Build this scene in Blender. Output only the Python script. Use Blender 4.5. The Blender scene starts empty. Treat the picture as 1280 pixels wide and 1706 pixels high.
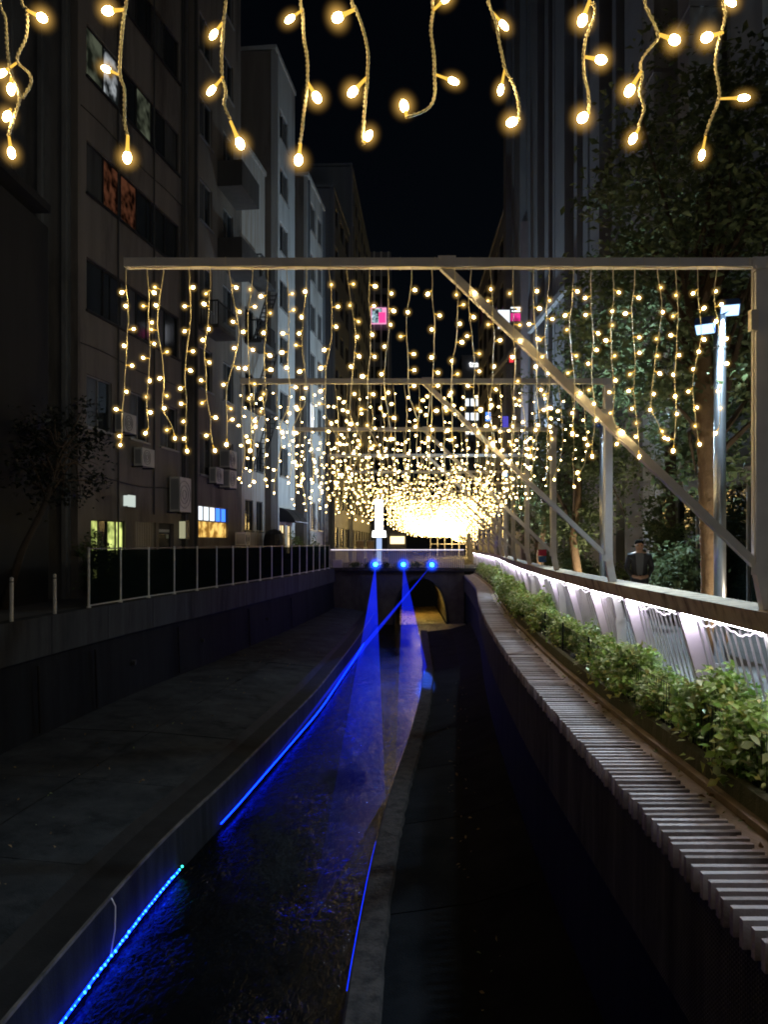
import bpy, math, random
import numpy as np
from mathutils import Vector, Matrix

R = math.radians
random.seed(7)
rng = np.random.default_rng(7)
scene = bpy.context.scene
COL = scene.collection

# ------------------------------------------------------------------ camera
EYE = 1.6
cam_d = bpy.data.cameras.new('camera')
cam_d.sensor_fit = 'HORIZONTAL'
cam_d.sensor_width = 36.0
cam_d.lens = 36.0
cam_d.shift_x = -26 / 1280
cam_d.shift_y = 52 / 1280
cam_d.clip_start = 0.05
cam_d.clip_end = 1500
cam = bpy.data.objects.new('camera', cam_d)
cam.location = (0, 0, EYE)
cam.rotation_euler = (R(90), 0, 0)
COL.objects.link(cam)
scene.camera = cam

# ------------------------------------------------------------------ night sky, faint city glow
SUN_EL, SUN_AZ = R(52), R(150)
world = bpy.data.worlds.new('World')
scene.world = world
world.use_nodes = True
wn = world.node_tree.nodes
wl = world.node_tree.links
bg = wn['Background']
sky = wn.new('ShaderNodeTexSky')
sky.sky_type = 'NISHITA'
sky.sun_disc = False
sky.sun_elevation = SUN_EL
sky.sun_rotation = SUN_AZ
wl.new(sky.outputs[0], bg.inputs[0])
bg.inputs[1].default_value = 0.0005

sun_d = bpy.data.lights.new('city_glow', 'SUN')
sun_d.energy = 0.085
sun_d.angle = R(60)
sun_d.color = (0.92, 0.95, 1.0)
sun = bpy.data.objects.new('city_glow', sun_d)
# light travels from the upper right behind the camera towards the left facades
sun.rotation_euler = Vector((-0.45, 0.62, -0.64)).to_track_quat('-Z', 'Y').to_euler()
COL.objects.link(sun)

scene.view_settings.view_transform = 'Standard'
scene.view_settings.look = 'None'
scene.view_settings.exposure = 0.5
scene.view_settings.gamma = 1.0
scene.view_settings.use_curve_mapping = False
cy = scene.cycles
cy.use_denoising = True
cy.max_bounces = 6
cy.diffuse_bounces = 3
cy.glossy_bounces = 4
cy.transmission_bounces = 4
cy.transparent_max_bounces = 32
cy.volume_bounces = 0
cy.sample_clamp_indirect = 4.0
cy.caustics_reflective = False
cy.caustics_refractive = False
cy.filter_width = 1.9
cy.use_light_tree = True

# ------------------------------------------------------------------ mesh helpers
class MB:
    def __init__(s):
        s.v = []; s.f = []; s.m = []
    def add(s, verts, faces, mi=0):
        o = len(s.v)
        s.v.extend(tuple(p) for p in verts)
        s.f.extend(tuple(i + o for i in f) for f in faces)
        s.m.extend([mi] * len(faces))
        return s
    def box(s, x0, x1, y0, y1, z0, z1, mi=0, M=None):
        vs = [Vector((x, y, z)) for z in (z0, z1) for y in (y0, y1) for x in (x0, x1)]
        if M is not None:
            vs = [M @ p for p in vs]
        return s.add(vs, [(0, 2, 3, 1), (4, 5, 7, 6), (0, 1, 5, 4), (2, 6, 7, 3), (0, 4, 6, 2), (1, 3, 7, 5)], mi)
    def bar(s, a, b, w, h, mi=0, up=(0, 0, 1)):
        a = Vector(a); b = Vector(b)
        d = (b - a).normalized()
        u = Vector(up)
        if abs(d.dot(u)) > 0.98:
            u = Vector((0, 1, 0))
        r = d.cross(u).normalized(); u2 = r.cross(d).normalized()
        vs = []
        for p in (a, b):
            for i, j in ((-1, -1), (1, -1), (1, 1), (-1, 1)):
                vs.append(p + r * (i * w / 2) + u2 * (j * h / 2))
        return s.add(vs, [(3, 2, 1, 0), (4, 5, 6, 7), (0, 1, 5, 4), (1, 2, 6, 5), (2, 3, 7, 6), (3, 0, 4, 7)], mi)
    def tube(s, pts, rad, n=6, mi=0, cap=True):
        pts = [Vector(p) for p in pts]
        rs = rad if isinstance(rad, (list, tuple)) else [rad] * len(pts)
        vs = []; fs = []
        ref = None
        for i, p in enumerate(pts):
            a = pts[max(i - 1, 0)]; b = pts[min(i + 1, len(pts) - 1)]
            d = (b - a)
            d = d.normalized() if d.length > 1e-9 else Vector((0, 0, 1))
            if ref is None:
                ref = Vector((1, 0, 0)) if abs(d.x) < 0.9 else Vector((0, 1, 0))
            r = (ref - d * ref.dot(d))
            r = r.normalized() if r.length > 1e-6 else d.orthogonal().normalized()
            ref = r
            u = d.cross(r)
            for k in range(n):
                t = 2 * math.pi * k / n
                vs.append(p + (r * math.cos(t) + u * math.sin(t)) * rs[i])
        for i in range(len(pts) - 1):
            for k in range(n):
                k2 = (k + 1) % n
                fs.append((i * n + k, i * n + k2, (i + 1) * n + k2, (i + 1) * n + k))
        if cap:
            fs.append(tuple(range(n - 1, -1, -1)))
            o = (len(pts) - 1) * n
            fs.append(tuple(o + k for k in range(n)))
        return s.add(vs, fs, mi)
    def ball(s, c, r, seg=6, rings=4, mi=0, axis=None, stretch=1.0):
        c = Vector(c)
        q = Vector(axis).to_track_quat('Z', 'Y').to_matrix() if axis is not None else Matrix.Identity(3)
        vs = [c + q @ Vector((0, 0, -r * stretch))]
        for i in range(1, rings):
            ph = -math.pi / 2 + math.pi * i / rings
            for k in range(seg):
                t = 2 * math.pi * k / seg
                vs.append(c + q @ Vector((r * math.cos(ph) * math.cos(t), r * math.cos(ph) * math.sin(t), r * stretch * math.sin(ph))))
        vs.append(c + q @ Vector((0, 0, r * stretch)))
        fs = []
        for k in range(seg):
            fs.append((0, 1 + (k + 1) % seg, 1 + k))
        for i in range(rings - 2):
            for k in range(seg):
                a = 1 + i * seg + k; b = 1 + i * seg + (k + 1) % seg
                fs.append((a, b, b + seg, a + seg))
        top = len(vs) - 1; o = 1 + (rings - 2) * seg
        for k in range(seg):
            fs.append((top, o + k, o + (k + 1) % seg))
        return s.add(vs, fs, mi)
    def strip(s, rows, mi=0, flip=False):
        """rows: list of equal length point lists -> grid of quads"""
        n = len(rows[0]); o = []
        vs = [p for r in rows for p in r]
        fs = []
        for i in range(len(rows) - 1):
            for k in range(n - 1):
                q = (i * n + k, i * n + k + 1, (i + 1) * n + k + 1, (i + 1) * n + k)
                fs.append(q[::-1] if flip else q)
        return s.add(vs, fs, mi)
    def mesh(s, name, mats, smooth=False):
        me = bpy.data.meshes.new(name)
        me.from_pydata([tuple(p) for p in s.v], [], s.f)
        for m in (mats if isinstance(mats, (list, tuple)) else [mats]):
            me.materials.append(m)
        me.polygons.foreach_set('material_index', s.m)
        if smooth:
            me.polygons.foreach_set('use_smooth', [True] * len(s.f))
        me.update()
        return me
    def build(s, name, mats, parent=None, smooth=False, **k):
        return link(name, s.mesh(name, mats, smooth), parent, **k)

def link(name, data, parent=None, loc=None, rot=None, kind=None, label=None):
    o = bpy.data.objects.new(name, data)
    COL.objects.link(o)
    if parent is not None:
        o.parent = parent
        pl = PLOC.get(parent.name)
        if pl is not None and loc is None:
            o.matrix_parent_inverse = pl
    if loc is not None:
        o.location = loc
    if rot is not None:
        o.rotation_euler = rot
    if kind: o['kind'] = kind
    if label: o['label'] = label
    return o

PLOC = {}
def thing(name, label, cat, loc=(0, 0, 0), group=None):
    """an Empty at the thing's base; its parts are written in world coordinates"""
    o = bpy.data.objects.new(name, None)
    o.empty_display_size = 0.2
    COL.objects.link(o)
    o.location = loc
    PLOC[o.name] = Matrix.Translation(Vector(loc)).inverted()
    o['label'] = label; o['category'] = cat
    if group: o['group'] = group
    return o
def part_of(o):
    """let a placed part take sub-parts that are written in world coordinates"""
    m = Matrix.Identity(4)
    p = o.parent
    if p is not None:
        m = p.matrix_basis @ o.matrix_parent_inverse
    PLOC[o.name] = (m @ o.matrix_basis).inverted()
    return o
def tag(o, label, cat, group=None):
    o['label'] = label; o['category'] = cat
    if group: o['group'] = group
    return o
def struct(o):
    o['kind'] = 'structure'
    return o

def curve_fn(pts, sm=1.5):
    xs = [p[0] for p in pts]; ys = [p[1] for p in pts]
    def f(y):
        return float(np.mean(np.interp(np.linspace(y - sm, y + sm, 9), xs, ys)))
    return f

# ------------------------------------------------------------------ materials
def nodes_of(m):
    m.use_nodes = True
    return m.node_tree.nodes, m.node_tree.links
def mat(name, c, rough=0.7, metal=0.0, c2=None, scale=4.0, bump=0.0, bscale=40.0, spec=None, stain=None, streak=False, alpha=None, contrast=(0.35, 0.68)):
    m = bpy.data.materials.new(name)
    n, l = nodes_of(m)
    b = n['Principled BSDF']
    b.inputs['Base Color'].default_value = (*c, 1)
    b.inputs['Roughness'].default_value = rough
    b.inputs['Metallic'].default_value = metal
    if spec is not None:
        b.inputs['Specular IOR Level'].default_value = spec
    if alpha is not None:
        b.inputs['Alpha'].default_value = alpha
    tc = n.new('ShaderNodeTexCoord')
    if c2 is not None:
        no = n.new('ShaderNodeTexNoise'); no.inputs['Scale'].default_value = scale
        no.inputs['Detail'].default_value = 8; no.inputs['Roughness'].default_value = 0.65
        mp = n.new('ShaderNodeMapping')
        if streak: mp.inputs['Scale'].default_value = (3, 3, 0.25)
        l.new(tc.outputs['Object'], mp.inputs[0]); l.new(mp.outputs[0], no.inputs[0])
        cr = n.new('ShaderNodeValToRGB')
        cr.color_ramp.elements[0].position = contrast[0]; cr.color_ramp.elements[0].color = (*c, 1)
        cr.color_ramp.elements[1].position = contrast[1]; cr.color_ramp.elements[1].color = (*c2, 1)
        l.new(no.outputs[0], cr.inputs[0])
        out = cr.outputs[0]
        if stain is not None:
            no2 = n.new('ShaderNodeTexNoise'); no2.inputs['Scale'].default_value = scale * 0.35
            no2.inputs['Detail'].default_value = 10; no2.inputs['Roughness'].default_value = 0.7
            mp2 = n.new('ShaderNodeMapping'); mp2.inputs['Scale'].default_value = (2.5, 2.5, 0.5)
            l.new(tc.outputs['Object'], mp2.inputs[0]); l.new(mp2.outputs[0], no2.inputs[0])
            cr2 = n.new('ShaderNodeValToRGB')
            cr2.color_ramp.elements[0].position = 0.5; cr2.color_ramp.elements[0].color = (0, 0, 0, 1)
            cr2.color_ramp.elements[1].position = 0.68; cr2.color_ramp.elements[1].color = (1, 1, 1, 1)
            l.new(no2.outputs[0], cr2.inputs[0])
            mx = n.new('ShaderNodeMixRGB'); mx.inputs[2].default_value = (*stain, 1)
            l.new(cr2.outputs[0], mx.inputs[0]); l.new(out, mx.inputs[1])
            out = mx.outputs[0]
        l.new(out, b.inputs['Base Color'])
    if bump:
        nb = n.new('ShaderNodeTexNoise'); nb.inputs['Scale'].default_value = bscale
        nb.inputs['Detail'].default_value = 6
        l.new(tc.outputs['Object'], nb.inputs[0])
        bp = n.new('ShaderNodeBump'); bp.inputs['Strength'].default_value = bump
        bp.inputs['Distance'].default_value = 0.02
        l.new(nb.outputs[0], bp.inputs['Height']); l.new(bp.outputs[0], b.inputs['Normal'])
    return m
def emit(name, c, s, noise=None):
    m = bpy.data.materials.new(name)
    n, l = nodes_of(m)
    n.remove(n['Principled BSDF'])
    e = n.new('ShaderNodeEmission')
    e.inputs[0].default_value = (*c, 1); e.inputs[1].default_value = s
    l.new(e.outputs[0], n['Material Output'].inputs['Surface'])
    if noise:
        tc = n.new('ShaderNodeTexCoord')
        no = n.new('ShaderNodeTexNoise'); no.inputs['Scale'].default_value = noise[0]
        l.new(tc.outputs['Object'], no.inputs[0])
        cr = n.new('ShaderNodeValToRGB')
        cr.color_ramp.elements[0].position = 0.4; cr.color_ramp.elements[0].color = (*noise[1], 1)
        cr.color_ramp.elements[1].position = 0.62; cr.color_ramp.elements[1].color = (*c, 1)
        l.new(no.outputs[0], cr.inputs[0]); l.new(cr.outputs[0], e.inputs[0])
    return m
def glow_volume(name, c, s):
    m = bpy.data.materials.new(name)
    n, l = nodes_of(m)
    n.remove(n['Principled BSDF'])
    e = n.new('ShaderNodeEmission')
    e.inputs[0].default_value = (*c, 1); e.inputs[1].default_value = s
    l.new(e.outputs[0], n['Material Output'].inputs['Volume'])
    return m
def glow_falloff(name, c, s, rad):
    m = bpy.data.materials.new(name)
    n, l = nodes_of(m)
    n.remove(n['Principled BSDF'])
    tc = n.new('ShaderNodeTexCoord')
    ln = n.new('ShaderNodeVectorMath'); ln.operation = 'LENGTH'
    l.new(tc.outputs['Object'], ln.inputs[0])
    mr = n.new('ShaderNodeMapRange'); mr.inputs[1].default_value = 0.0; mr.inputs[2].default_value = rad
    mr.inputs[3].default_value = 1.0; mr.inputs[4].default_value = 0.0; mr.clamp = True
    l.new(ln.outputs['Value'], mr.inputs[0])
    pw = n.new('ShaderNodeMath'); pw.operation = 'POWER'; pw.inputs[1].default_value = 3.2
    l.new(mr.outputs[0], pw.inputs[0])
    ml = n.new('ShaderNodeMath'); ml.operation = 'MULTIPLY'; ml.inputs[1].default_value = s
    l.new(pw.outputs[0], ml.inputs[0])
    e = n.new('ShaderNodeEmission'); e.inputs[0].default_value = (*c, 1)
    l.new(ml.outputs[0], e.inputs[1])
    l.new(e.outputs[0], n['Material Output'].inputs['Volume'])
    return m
def leafmat(name, c, c2, trans=0.25, rough=0.45):
    m = bpy.data.materials.new(name)
    n, l = nodes_of(m)
    b = n['Principled BSDF']
    b.inputs['Roughness'].default_value = rough
    tc = n.new('ShaderNodeTexCoord')
    no = n.new('ShaderNodeTexNoise'); no.inputs['Scale'].default_value = 5.0; no.inputs['Detail'].default_value = 3
    l.new(tc.outputs['Object'], no.inputs[0])
    cr = n.new('ShaderNodeValToRGB')
    cr.color_ramp.elements[0].position = 0.35; cr.color_ramp.elements[0].color = (*c, 1)
    cr.color_ramp.elements[1].position = 0.65; cr.color_ramp.elements[1].color = (*c2, 1)
    l.new(no.outputs[0], cr.inputs[0]); l.new(cr.outputs[0], b.inputs['Base Color'])
    t = n.new('ShaderNodeBsdfTranslucent'); l.new(cr.outputs[0], t.inputs[0])
    mx = n.new('ShaderNodeMixShader'); mx.inputs[0].default_value = trans
    l.new(b.outputs[0], mx.inputs[1]); l.new(t.outputs[0], mx.inputs[2])
    l.new(mx.outputs[0], n['Material Output'].inputs['Surface'])
    return m

M = {}
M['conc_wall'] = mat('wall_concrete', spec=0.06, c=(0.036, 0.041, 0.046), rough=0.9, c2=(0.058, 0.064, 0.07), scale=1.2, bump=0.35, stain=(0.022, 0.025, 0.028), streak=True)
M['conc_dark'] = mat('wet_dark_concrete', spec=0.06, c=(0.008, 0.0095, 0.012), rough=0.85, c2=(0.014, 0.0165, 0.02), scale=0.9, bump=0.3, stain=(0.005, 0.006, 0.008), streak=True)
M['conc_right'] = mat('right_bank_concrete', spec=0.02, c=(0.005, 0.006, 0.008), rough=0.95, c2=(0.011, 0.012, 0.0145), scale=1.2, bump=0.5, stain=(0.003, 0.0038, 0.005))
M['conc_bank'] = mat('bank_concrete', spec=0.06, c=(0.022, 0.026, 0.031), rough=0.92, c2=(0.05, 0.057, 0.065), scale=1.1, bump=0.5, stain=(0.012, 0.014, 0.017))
M['conc_gutter'] = mat('gutter_concrete', spec=0.06, c=(0.012, 0.012, 0.013), rough=0.8, c2=(0.02, 0.02, 0.021), scale=2, bump=0.3)
M['lip'] = mat('lip_concrete', (0.028, 0.026, 0.027), 0.95, c2=(0.062, 0.054, 0.053), scale=3.5, bump=0.9, bscale=18, stain=(0.014, 0.013, 0.015), spec=0.04)
M['edge_pale'] = mat('pale_edge', (0.16, 0.15, 0.15), 0.9, c2=(0.05, 0.05, 0.05), scale=3, spec=0.05)
M['ledge'] = mat('ledge_concrete', (0.17, 0.13, 0.105), 0.9, c2=(0.26, 0.205, 0.165), scale=3, bump=0.4, stain=(0.12, 0.10, 0.08))
M['ledge_gap'] = mat('dark_ledge_gap', (0.018, 0.014, 0.014), 0.95, spec=0.02)
M['slat'] = mat('pale_slat', (0.36, 0.32, 0.32), 0.8, c2=(0.18, 0.15, 0.148), scale=2.6, bump=0.3, spec=0.15)
M['moss'] = mat('mossy_kerb', (0.05, 0.06, 0.025), 0.95, c2=(0.10, 0.095, 0.06), scale=5, bump=0.7, bscale=60, streak=True)
M['soil'] = mat('soil', (0.03, 0.022, 0.016), 0.95, c2=(0.05, 0.038, 0.026), scale=20, bump=0.8)
M['wire'] = mat('green_wire', (0.02, 0.03, 0.025), 0.5, metal=0.6)
M['paving'] = mat('promenade_paving', (0.12, 0.11, 0.105), 0.8, c2=(0.17, 0.16, 0.15), scale=2, bump=0.2)
M['asphalt'] = mat('asphalt', (0.04, 0.04, 0.042), 0.85, c2=(0.06, 0.06, 0.06), scale=3, bump=0.3)
M['steel'] = mat('galvanised_steel', (0.58, 0.57, 0.60), 0.5, metal=0.1, c2=(0.66, 0.65, 0.68), scale=6, bump=0.05)
M['steel_pole'] = mat('pole_steel', (0.5, 0.52, 0.55), 0.28, metal=0.85, c2=(0.42, 0.43, 0.46), scale=5)
M['plate'] = mat('rail_plate_paint', (0.52, 0.48, 0.54), 0.5, c2=(0.46, 0.42, 0.48), scale=3)
M['baluster'] = mat('baluster_paint', (0.5, 0.48, 0.52), 0.4, metal=0.2)
M['cap'] = mat('cap_rail_timber', (0.36, 0.275, 0.185), 0.75, c2=(0.46, 0.36, 0.245), scale=5, bump=0.3, bscale=25, spec=0.12, stain=(0.12, 0.085, 0.06))
M['black'] = mat('black_rubber', (0.01, 0.01, 0.01), 0.6)
M['cord'] = mat('cord_plastic', (0.92, 0.85, 0.60), 0.4)
M['cord_white'] = mat('white_cord', (0.7, 0.66, 0.58), 0.4)
M['stem'] = emit('bulb_stem_lit', (1.0, 0.56, 0.08), 0.85)
BULB_L = 38.0
M['bulb'] = emit('bulb_led', (1.0, 0.70, 0.28), BULB_L)
M['bulb_dim'] = emit('bulb_led_dim', (1.0, 0.58, 0.16), 9.0)
M['bulb_far'] = emit('bulb_led_far', (1.0, 0.66, 0.22), 18.0)
M['bulb_glow'] = glow_falloff('bulb_halo', (1.0, 0.56, 0.12), 42.0, 0.040)  # emissive volume added to imitate bloom round each bulb
M['bulb_glow1'] = glow_falloff('bulb_halo_mid', (1.0, 0.60, 0.15), 24.0, 0.052)
M['bulb_glow2'] = glow_volume('bulb_halo_small', (1.0, 0.60, 0.15), 3.0)
M['led_white'] = emit('rail_led', (0.93, 0.84, 1.0), 60.0)
M['hedge_fill'] = emit('hedge_fill_light', (0.98, 0.95, 1.0), 24.0)
M['led_rope'] = emit('rail_led_rope', (0.95, 0.86, 1.0), 1.6)
M['flood'] = emit('flood_led', (0.40, 0.68, 1.0), 1.7)
M['flood_case'] = mat('flood_case', (0.06, 0.12, 0.36), 0.45)  # blue glow of the lamps is put into the casing colour
M['blue_led_and_laser'] = emit('blue_led_and_laser', (0.001, 0.016, 1.0), 13.0)
M['blue_dot'] = emit('blue_led_dot', (0.006, 0.06, 1.0), 22.0)
M['cyan_dot'] = emit('cyan_led_dot', (0.03, 0.75, 0.6), 5.0)
M['laser'] = emit('laser_aperture', (0.008, 0.14, 1.0), 32.0)
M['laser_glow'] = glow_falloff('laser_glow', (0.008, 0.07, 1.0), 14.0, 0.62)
M['leaf_dark'] = leafmat('leaf_dark', rough=0.65, c=(0.085, 0.12, 0.05), c2=(0.14, 0.18, 0.08))
M['leaf_mid'] = leafmat('leaf_mid', rough=0.65, c=(0.12, 0.165, 0.065), c2=(0.18, 0.22, 0.10))
M['leaf_black'] = leafmat('leaf_near_black', (0.012, 0.018, 0.010), (0.02, 0.03, 0.016))  # near-black leaves so the street tree barely shows
M['hedge_a'] = leafmat('hedge_leaf_green', (0.15, 0.29, 0.045), (0.27, 0.40, 0.08))
M['hedge_b'] = leafmat('hedge_leaf_yellow', (0.36, 0.42, 0.09), (0.44, 0.40, 0.14))
M['hedge_c'] = leafmat('hedge_leaf_pale', (0.38, 0.50, 0.22), (0.46, 0.54, 0.28))
M['bark'] = mat('bark', (0.20, 0.13, 0.075), 0.9, c2=(0.30, 0.20, 0.12), scale=7, bump=0.8, bscale=30)
M['bark_dark'] = mat('bark_dark', (0.05, 0.04, 0.032), 0.9, c2=(0.08, 0.065, 0.05), scale=7, bump=0.6)
M['twig'] = mat('twig', (0.08, 0.055, 0.035), 0.9)

# the water
def water_mat():
    m = bpy.data.materials.new('river_water')
    n, l = nodes_of(m)
    b = n['Principled BSDF']
    b.inputs['Base Color'].default_value = (0.002, 0.0025, 0.0035, 1)
    b.inputs['Roughness'].default_value = 0.045
    b.inputs['IOR'].default_value = 1.24
    tc = n.new('ShaderNodeTexCoord')
    mp = n.new('ShaderNodeMapping'); mp.inputs['Scale'].default_value = (1.0, 0.55, 1.0)
    l.new(tc.outputs['Object'], mp.inputs[0])
    a = n.new('ShaderNodeTexNoise'); a.inputs['Scale'].default_value = 15.0; a.inputs['Detail'].default_value = 6
    a.inputs['Distortion'].default_value = 0.8
    c = n.new('ShaderNodeTexVoronoi'); c.inputs['Scale'].default_value = 5.0; c.feature = 'SMOOTH_F1'
    l.new(mp.outputs[0], a.inputs[0]); l.new(mp.outputs[0], c.inputs[0])
    ad = n.new('ShaderNodeMath'); ad.operation = 'ADD'
    l.new(a.outputs[0], ad.inputs[0]); l.new(c.outputs['Distance'], ad.inputs[1])
    big = n.new('ShaderNodeTexNoise'); big.inputs['Scale'].default_value = 0.7; big.inputs['Detail'].default_value = 2
    l.new(mp.outputs[0], big.inputs[0])
    cal = n.new('ShaderNodeMapRange'); cal.inputs[1].default_value = 0.35; cal.inputs[2].default_value = 0.65; cal.inputs[3].default_value = 0.25; cal.inputs[4].default_value = 0.8
    l.new(big.outputs[0], cal.inputs[0])
    bp = n.new('ShaderNodeBump'); bp.inputs['Distance'].default_value = 0.035
    l.new(cal.outputs[0], bp.inputs['Strength'])
    l.new(ad.outputs[0], bp.inputs['Height']); l.new(bp.outputs[0], b.inputs['Normal'])
    # murky shallow water: a dull dark body under a weakly mirroring skin
    b.inputs['Specular IOR Level'].default_value = 0.0
    gl_ = n.new('ShaderNodeBsdfGlossy'); gl_.inputs['Color'].default_value = (0.42, 0.45, 0.5, 1); gl_.inputs['Roughness'].default_value = 0.03
    fr = n.new('ShaderNodeFresnel'); fr.inputs['IOR'].default_value = 1.33
    mx = n.new('ShaderNodeMixShader')
    l.new(bp.outputs[0], gl_.inputs['Normal']); l.new(bp.outputs[0], fr.inputs['Normal'])
    l.new(fr.outputs[0], mx.inputs[0]); l.new(b.outputs[0], mx.inputs[1]); l.new(gl_.outputs[0], mx.inputs[2])
    l.new(mx.outputs[0], n['Material Output'].inputs['Surface'])
    return m
M['water'] = water_mat()

# canal wall with a fine net of horizontal lines
def net_wall():
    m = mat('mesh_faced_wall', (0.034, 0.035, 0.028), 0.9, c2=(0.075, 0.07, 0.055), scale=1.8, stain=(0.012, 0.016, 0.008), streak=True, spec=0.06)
    n, l = nodes_of(m)
    b = n['Principled BSDF']
    tc = n.new('ShaderNodeTexCoord')
    w = n.new('ShaderNodeTexWave'); w.bands_direction = 'Z'; w.inputs['Scale'].default_value = 11.0
    w2 = n.new('ShaderNodeTexWave'); w2.bands_direction = 'Y'; w2.inputs['Scale'].default_value = 11.0
    l.new(tc.outputs['Object'], w.inputs[0]); l.new(tc.outputs['Object'], w2.inputs[0])
    mx = n.new('ShaderNodeMath'); mx.operation = 'MAXIMUM'
    l.new(w.outputs[1], mx.inputs[0]); l.new(w2.outputs[1], mx.inputs[1])
    bp = n.new('ShaderNodeBump'); bp.inputs['Strength'].default_value = 0.8; bp.inputs['Distance'].default_value = 0.012
    l.new(mx.outputs[0], bp.inputs['Height']); l.new(bp.outputs[0], b.inputs['Normal'])
    return m
M['net_wall'] = net_wall()

# ------------------------------------------------------------------ plan of the river (metres; y runs down-river)
Z_LEDGE, Z_WATER = -0.4, -3.7
RW = curve_fn([(-5, 1.88), (8, 1.88), (11, 1.91), (14.6, 2.03), (19.9, 2.3), (26, 2.75), (35, 3.55), (44, 3.98), (52, 4.25), (60, 4.7), (75, 5.6), (100, 8.6), (120, 11.5)])
LW = curve_fn([(-5, -8.3), (8, -8.15), (15, -7.9), (19, -7.6), (22.5, -7.25), (27.3, -6.5), (38, -5.2), (47, -4.35), (52, -4.1)])
CL = curve_fn([(-5, -3.8), (8.5, -3.74), (12.2, -3.62), (14.1, -3.35), (23.8, -2.53), (35, -2.05), (47, -1.68), (52, -1.6)])
CR = curve_fn([(-5, -0.66), (8, -0.62), (10, -0.56), (13, -0.42), (16.7, -0.12), (18.4, 0.08), (20.8, 0.3), (24.9, 0.64), (30.3, 0.95), (44, 1.2), (52, 1.25)])
YS = [i * 0.5 for i in range(-6, 101)]          # -3 .. 50
BR_Y = 50.0

# ---- setting: ground sheets, promenade, street
g = MB()
g.add([(-320, 56.05, -0.03), (320, 56.05, -0.03), (320, 900, -0.03), (-320, 900, -0.03)], [(0, 1, 2, 3)])
struct(g.build('ground', M['asphalt']))
g = MB()
ys2 = [i * 1.0 for i in range(-6, 57)]
g.strip([[(-60, y, -0.004) for y in ys2], [(LW(y) - 0.02, y, -0.004) for y in ys2]], flip=True)
struct(g.build('street', M['asphalt']))
g = MB()
ys3 = [i * 1.0 for i in range(-6, 57)]
g.strip([[(RW(y) + 1.22, y, 0.0) for y in ys3], [(60, y, 0.0) for y in ys3]], flip=True)
struct(g.build('promenade', M['paving']))

# ---- river water
g = MB()
wy = [i * 0.5 for i in range(-6, 130)]
g.strip([[(CL(min(y, 51)) + 0.01 - (0.5 if y > 50 else 0), y, Z_WATER) for y in wy], [(CR(min(y, 51)) + 0.02 + (2.2 if y > 50 else 0), y, Z_WATER) for y in wy]], flip=True)
struct(g.build('river_water', M['water']))

# ---- left canal wall: parapet band, recessed lower wall, gutter, channel wall
lw = thing('canal_wall_left', 'dark concrete canal wall under the glass fence on the left bank', 'wall', (LW(20), 20, -2.6))
del lw['category'], lw['label']
lw['kind'] = 'structure'
g = MB()
g.strip([[(LW(y) - 0.35, y, 0.0) for y in YS], [(LW(y), y, 0.0) for y in YS], [(LW(y), y, -0.87) for y in YS], [(LW(y) - 0.13, y, -0.87) for y in YS]], flip=True)
g.build('parapet_band', M['conc_wall'], lw)
g = MB()
g.strip([[(LW(y) - 0.13, y, -0.86) for y in YS], [(LW(y) - 0.06, y, -2.62) for y in YS]], flip=True)
g.build('lower_wall', M['conc_dark'], lw)
for yy in (10.5, 16.6, 19.2, 24.3, 31, 37.5):
    g = MB()
    x = LW(yy) - 0.04
    g.tube([(x, yy, -1.05), (x + 0.02, yy, -1.6), (x + 0.05, yy, -2.5)], 0.03, 6)
    g.build('drain_pipe', M['conc_gutter'], lw)
for yy in np.arange(6.3, 49, 2.7):
    g = MB(); xj = LW(yy)
    g.box(xj - 0.01, xj + 0.004, yy - 0.012, yy + 0.012, -0.865, -0.002); g.build('joint', M['conc_gutter'], lw)
for yy in (12.0, 21.4, 26.2, 33.6):
    g = MB(); xj = LW(yy) - 0.09
    g.tube([(xj - 0.05, yy, -1.7), (xj + 0.10, yy, -1.72)], 0.07, 10); g.build('weep_pipe', M['conc_bank'], lw)
# bank: individual concrete panels with joints
lb = thing('canal_bank_left', 'x', 'x', (LW(20) + 2, 20, -2.7))
del lb['category'], lb['label']
lb['kind'] = 'structure'
yj = -3.0
bounds = [(-3 + 3.4 * i) for i in range(16)] + [50.0]
for a, b in zip(bounds[:-1], bounds[1:]):
    if b - a < 0.3: continue
    ys = np.linspace(a + 0.012, b - 0.012, 5)
    for k, (t0, t1) in enumerate(((0.0, 0.52), (0.525, 1.0))):
        g = MB()
        def bp(y, t):
            x0 = LW(y) - 0.05; x1 = CL(y) - 0.62
            return (x0 + (x1 - x0) * t, y, -2.58 - 0.16 * t - (0.10 * max(0, t - 0.52) / 0.48) + random.uniform(-0.002, 0.002))
        dz = -0.004 * ((int(a * 10)) % 3)
        g.strip([[Vector(bp(y, t0)) + Vector((0, 0, dz)) for y in ys], [Vector(bp(y, t1)) + Vector((0, 0, dz)) for y in ys]], flip=True)
        o = len(g.v)
        g.strip([[Vector(bp(y, t)) + Vector((0, 0, dz)) for t in (t0, t1)] for y in (ys[0],)] + [[Vector(bp(ys[0], t)) + Vector((0, 0, dz - 0.1)) for t in (t0, t1)]], flip=True)
        g.build('panel', M['conc_bank'], lb)
g = MB()
g.strip([[(LW(y), y, -2.72) for y in YS], [(CL(y) - 0.5, y, -3.0) for y in YS]], flip=True)
g.build('joint_bed', M['conc_gutter'], lb)
ch = thing('channel_wall_left', 'x', 'x', (CL(20), 20, -3.7))
del ch['category'], ch['label']
ch['kind'] = 'structure'
g = MB()
g.strip([[(CL(y) - 0.64, y, -2.80) for y in YS], [(CL(y) - 0.5, y, -2.92) for y in YS], [(CL(y) - 0.07, y, -2.97) for y in YS]], flip=True)
g.build('gutter', M['conc_gutter'], ch)
g = MB()
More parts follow.
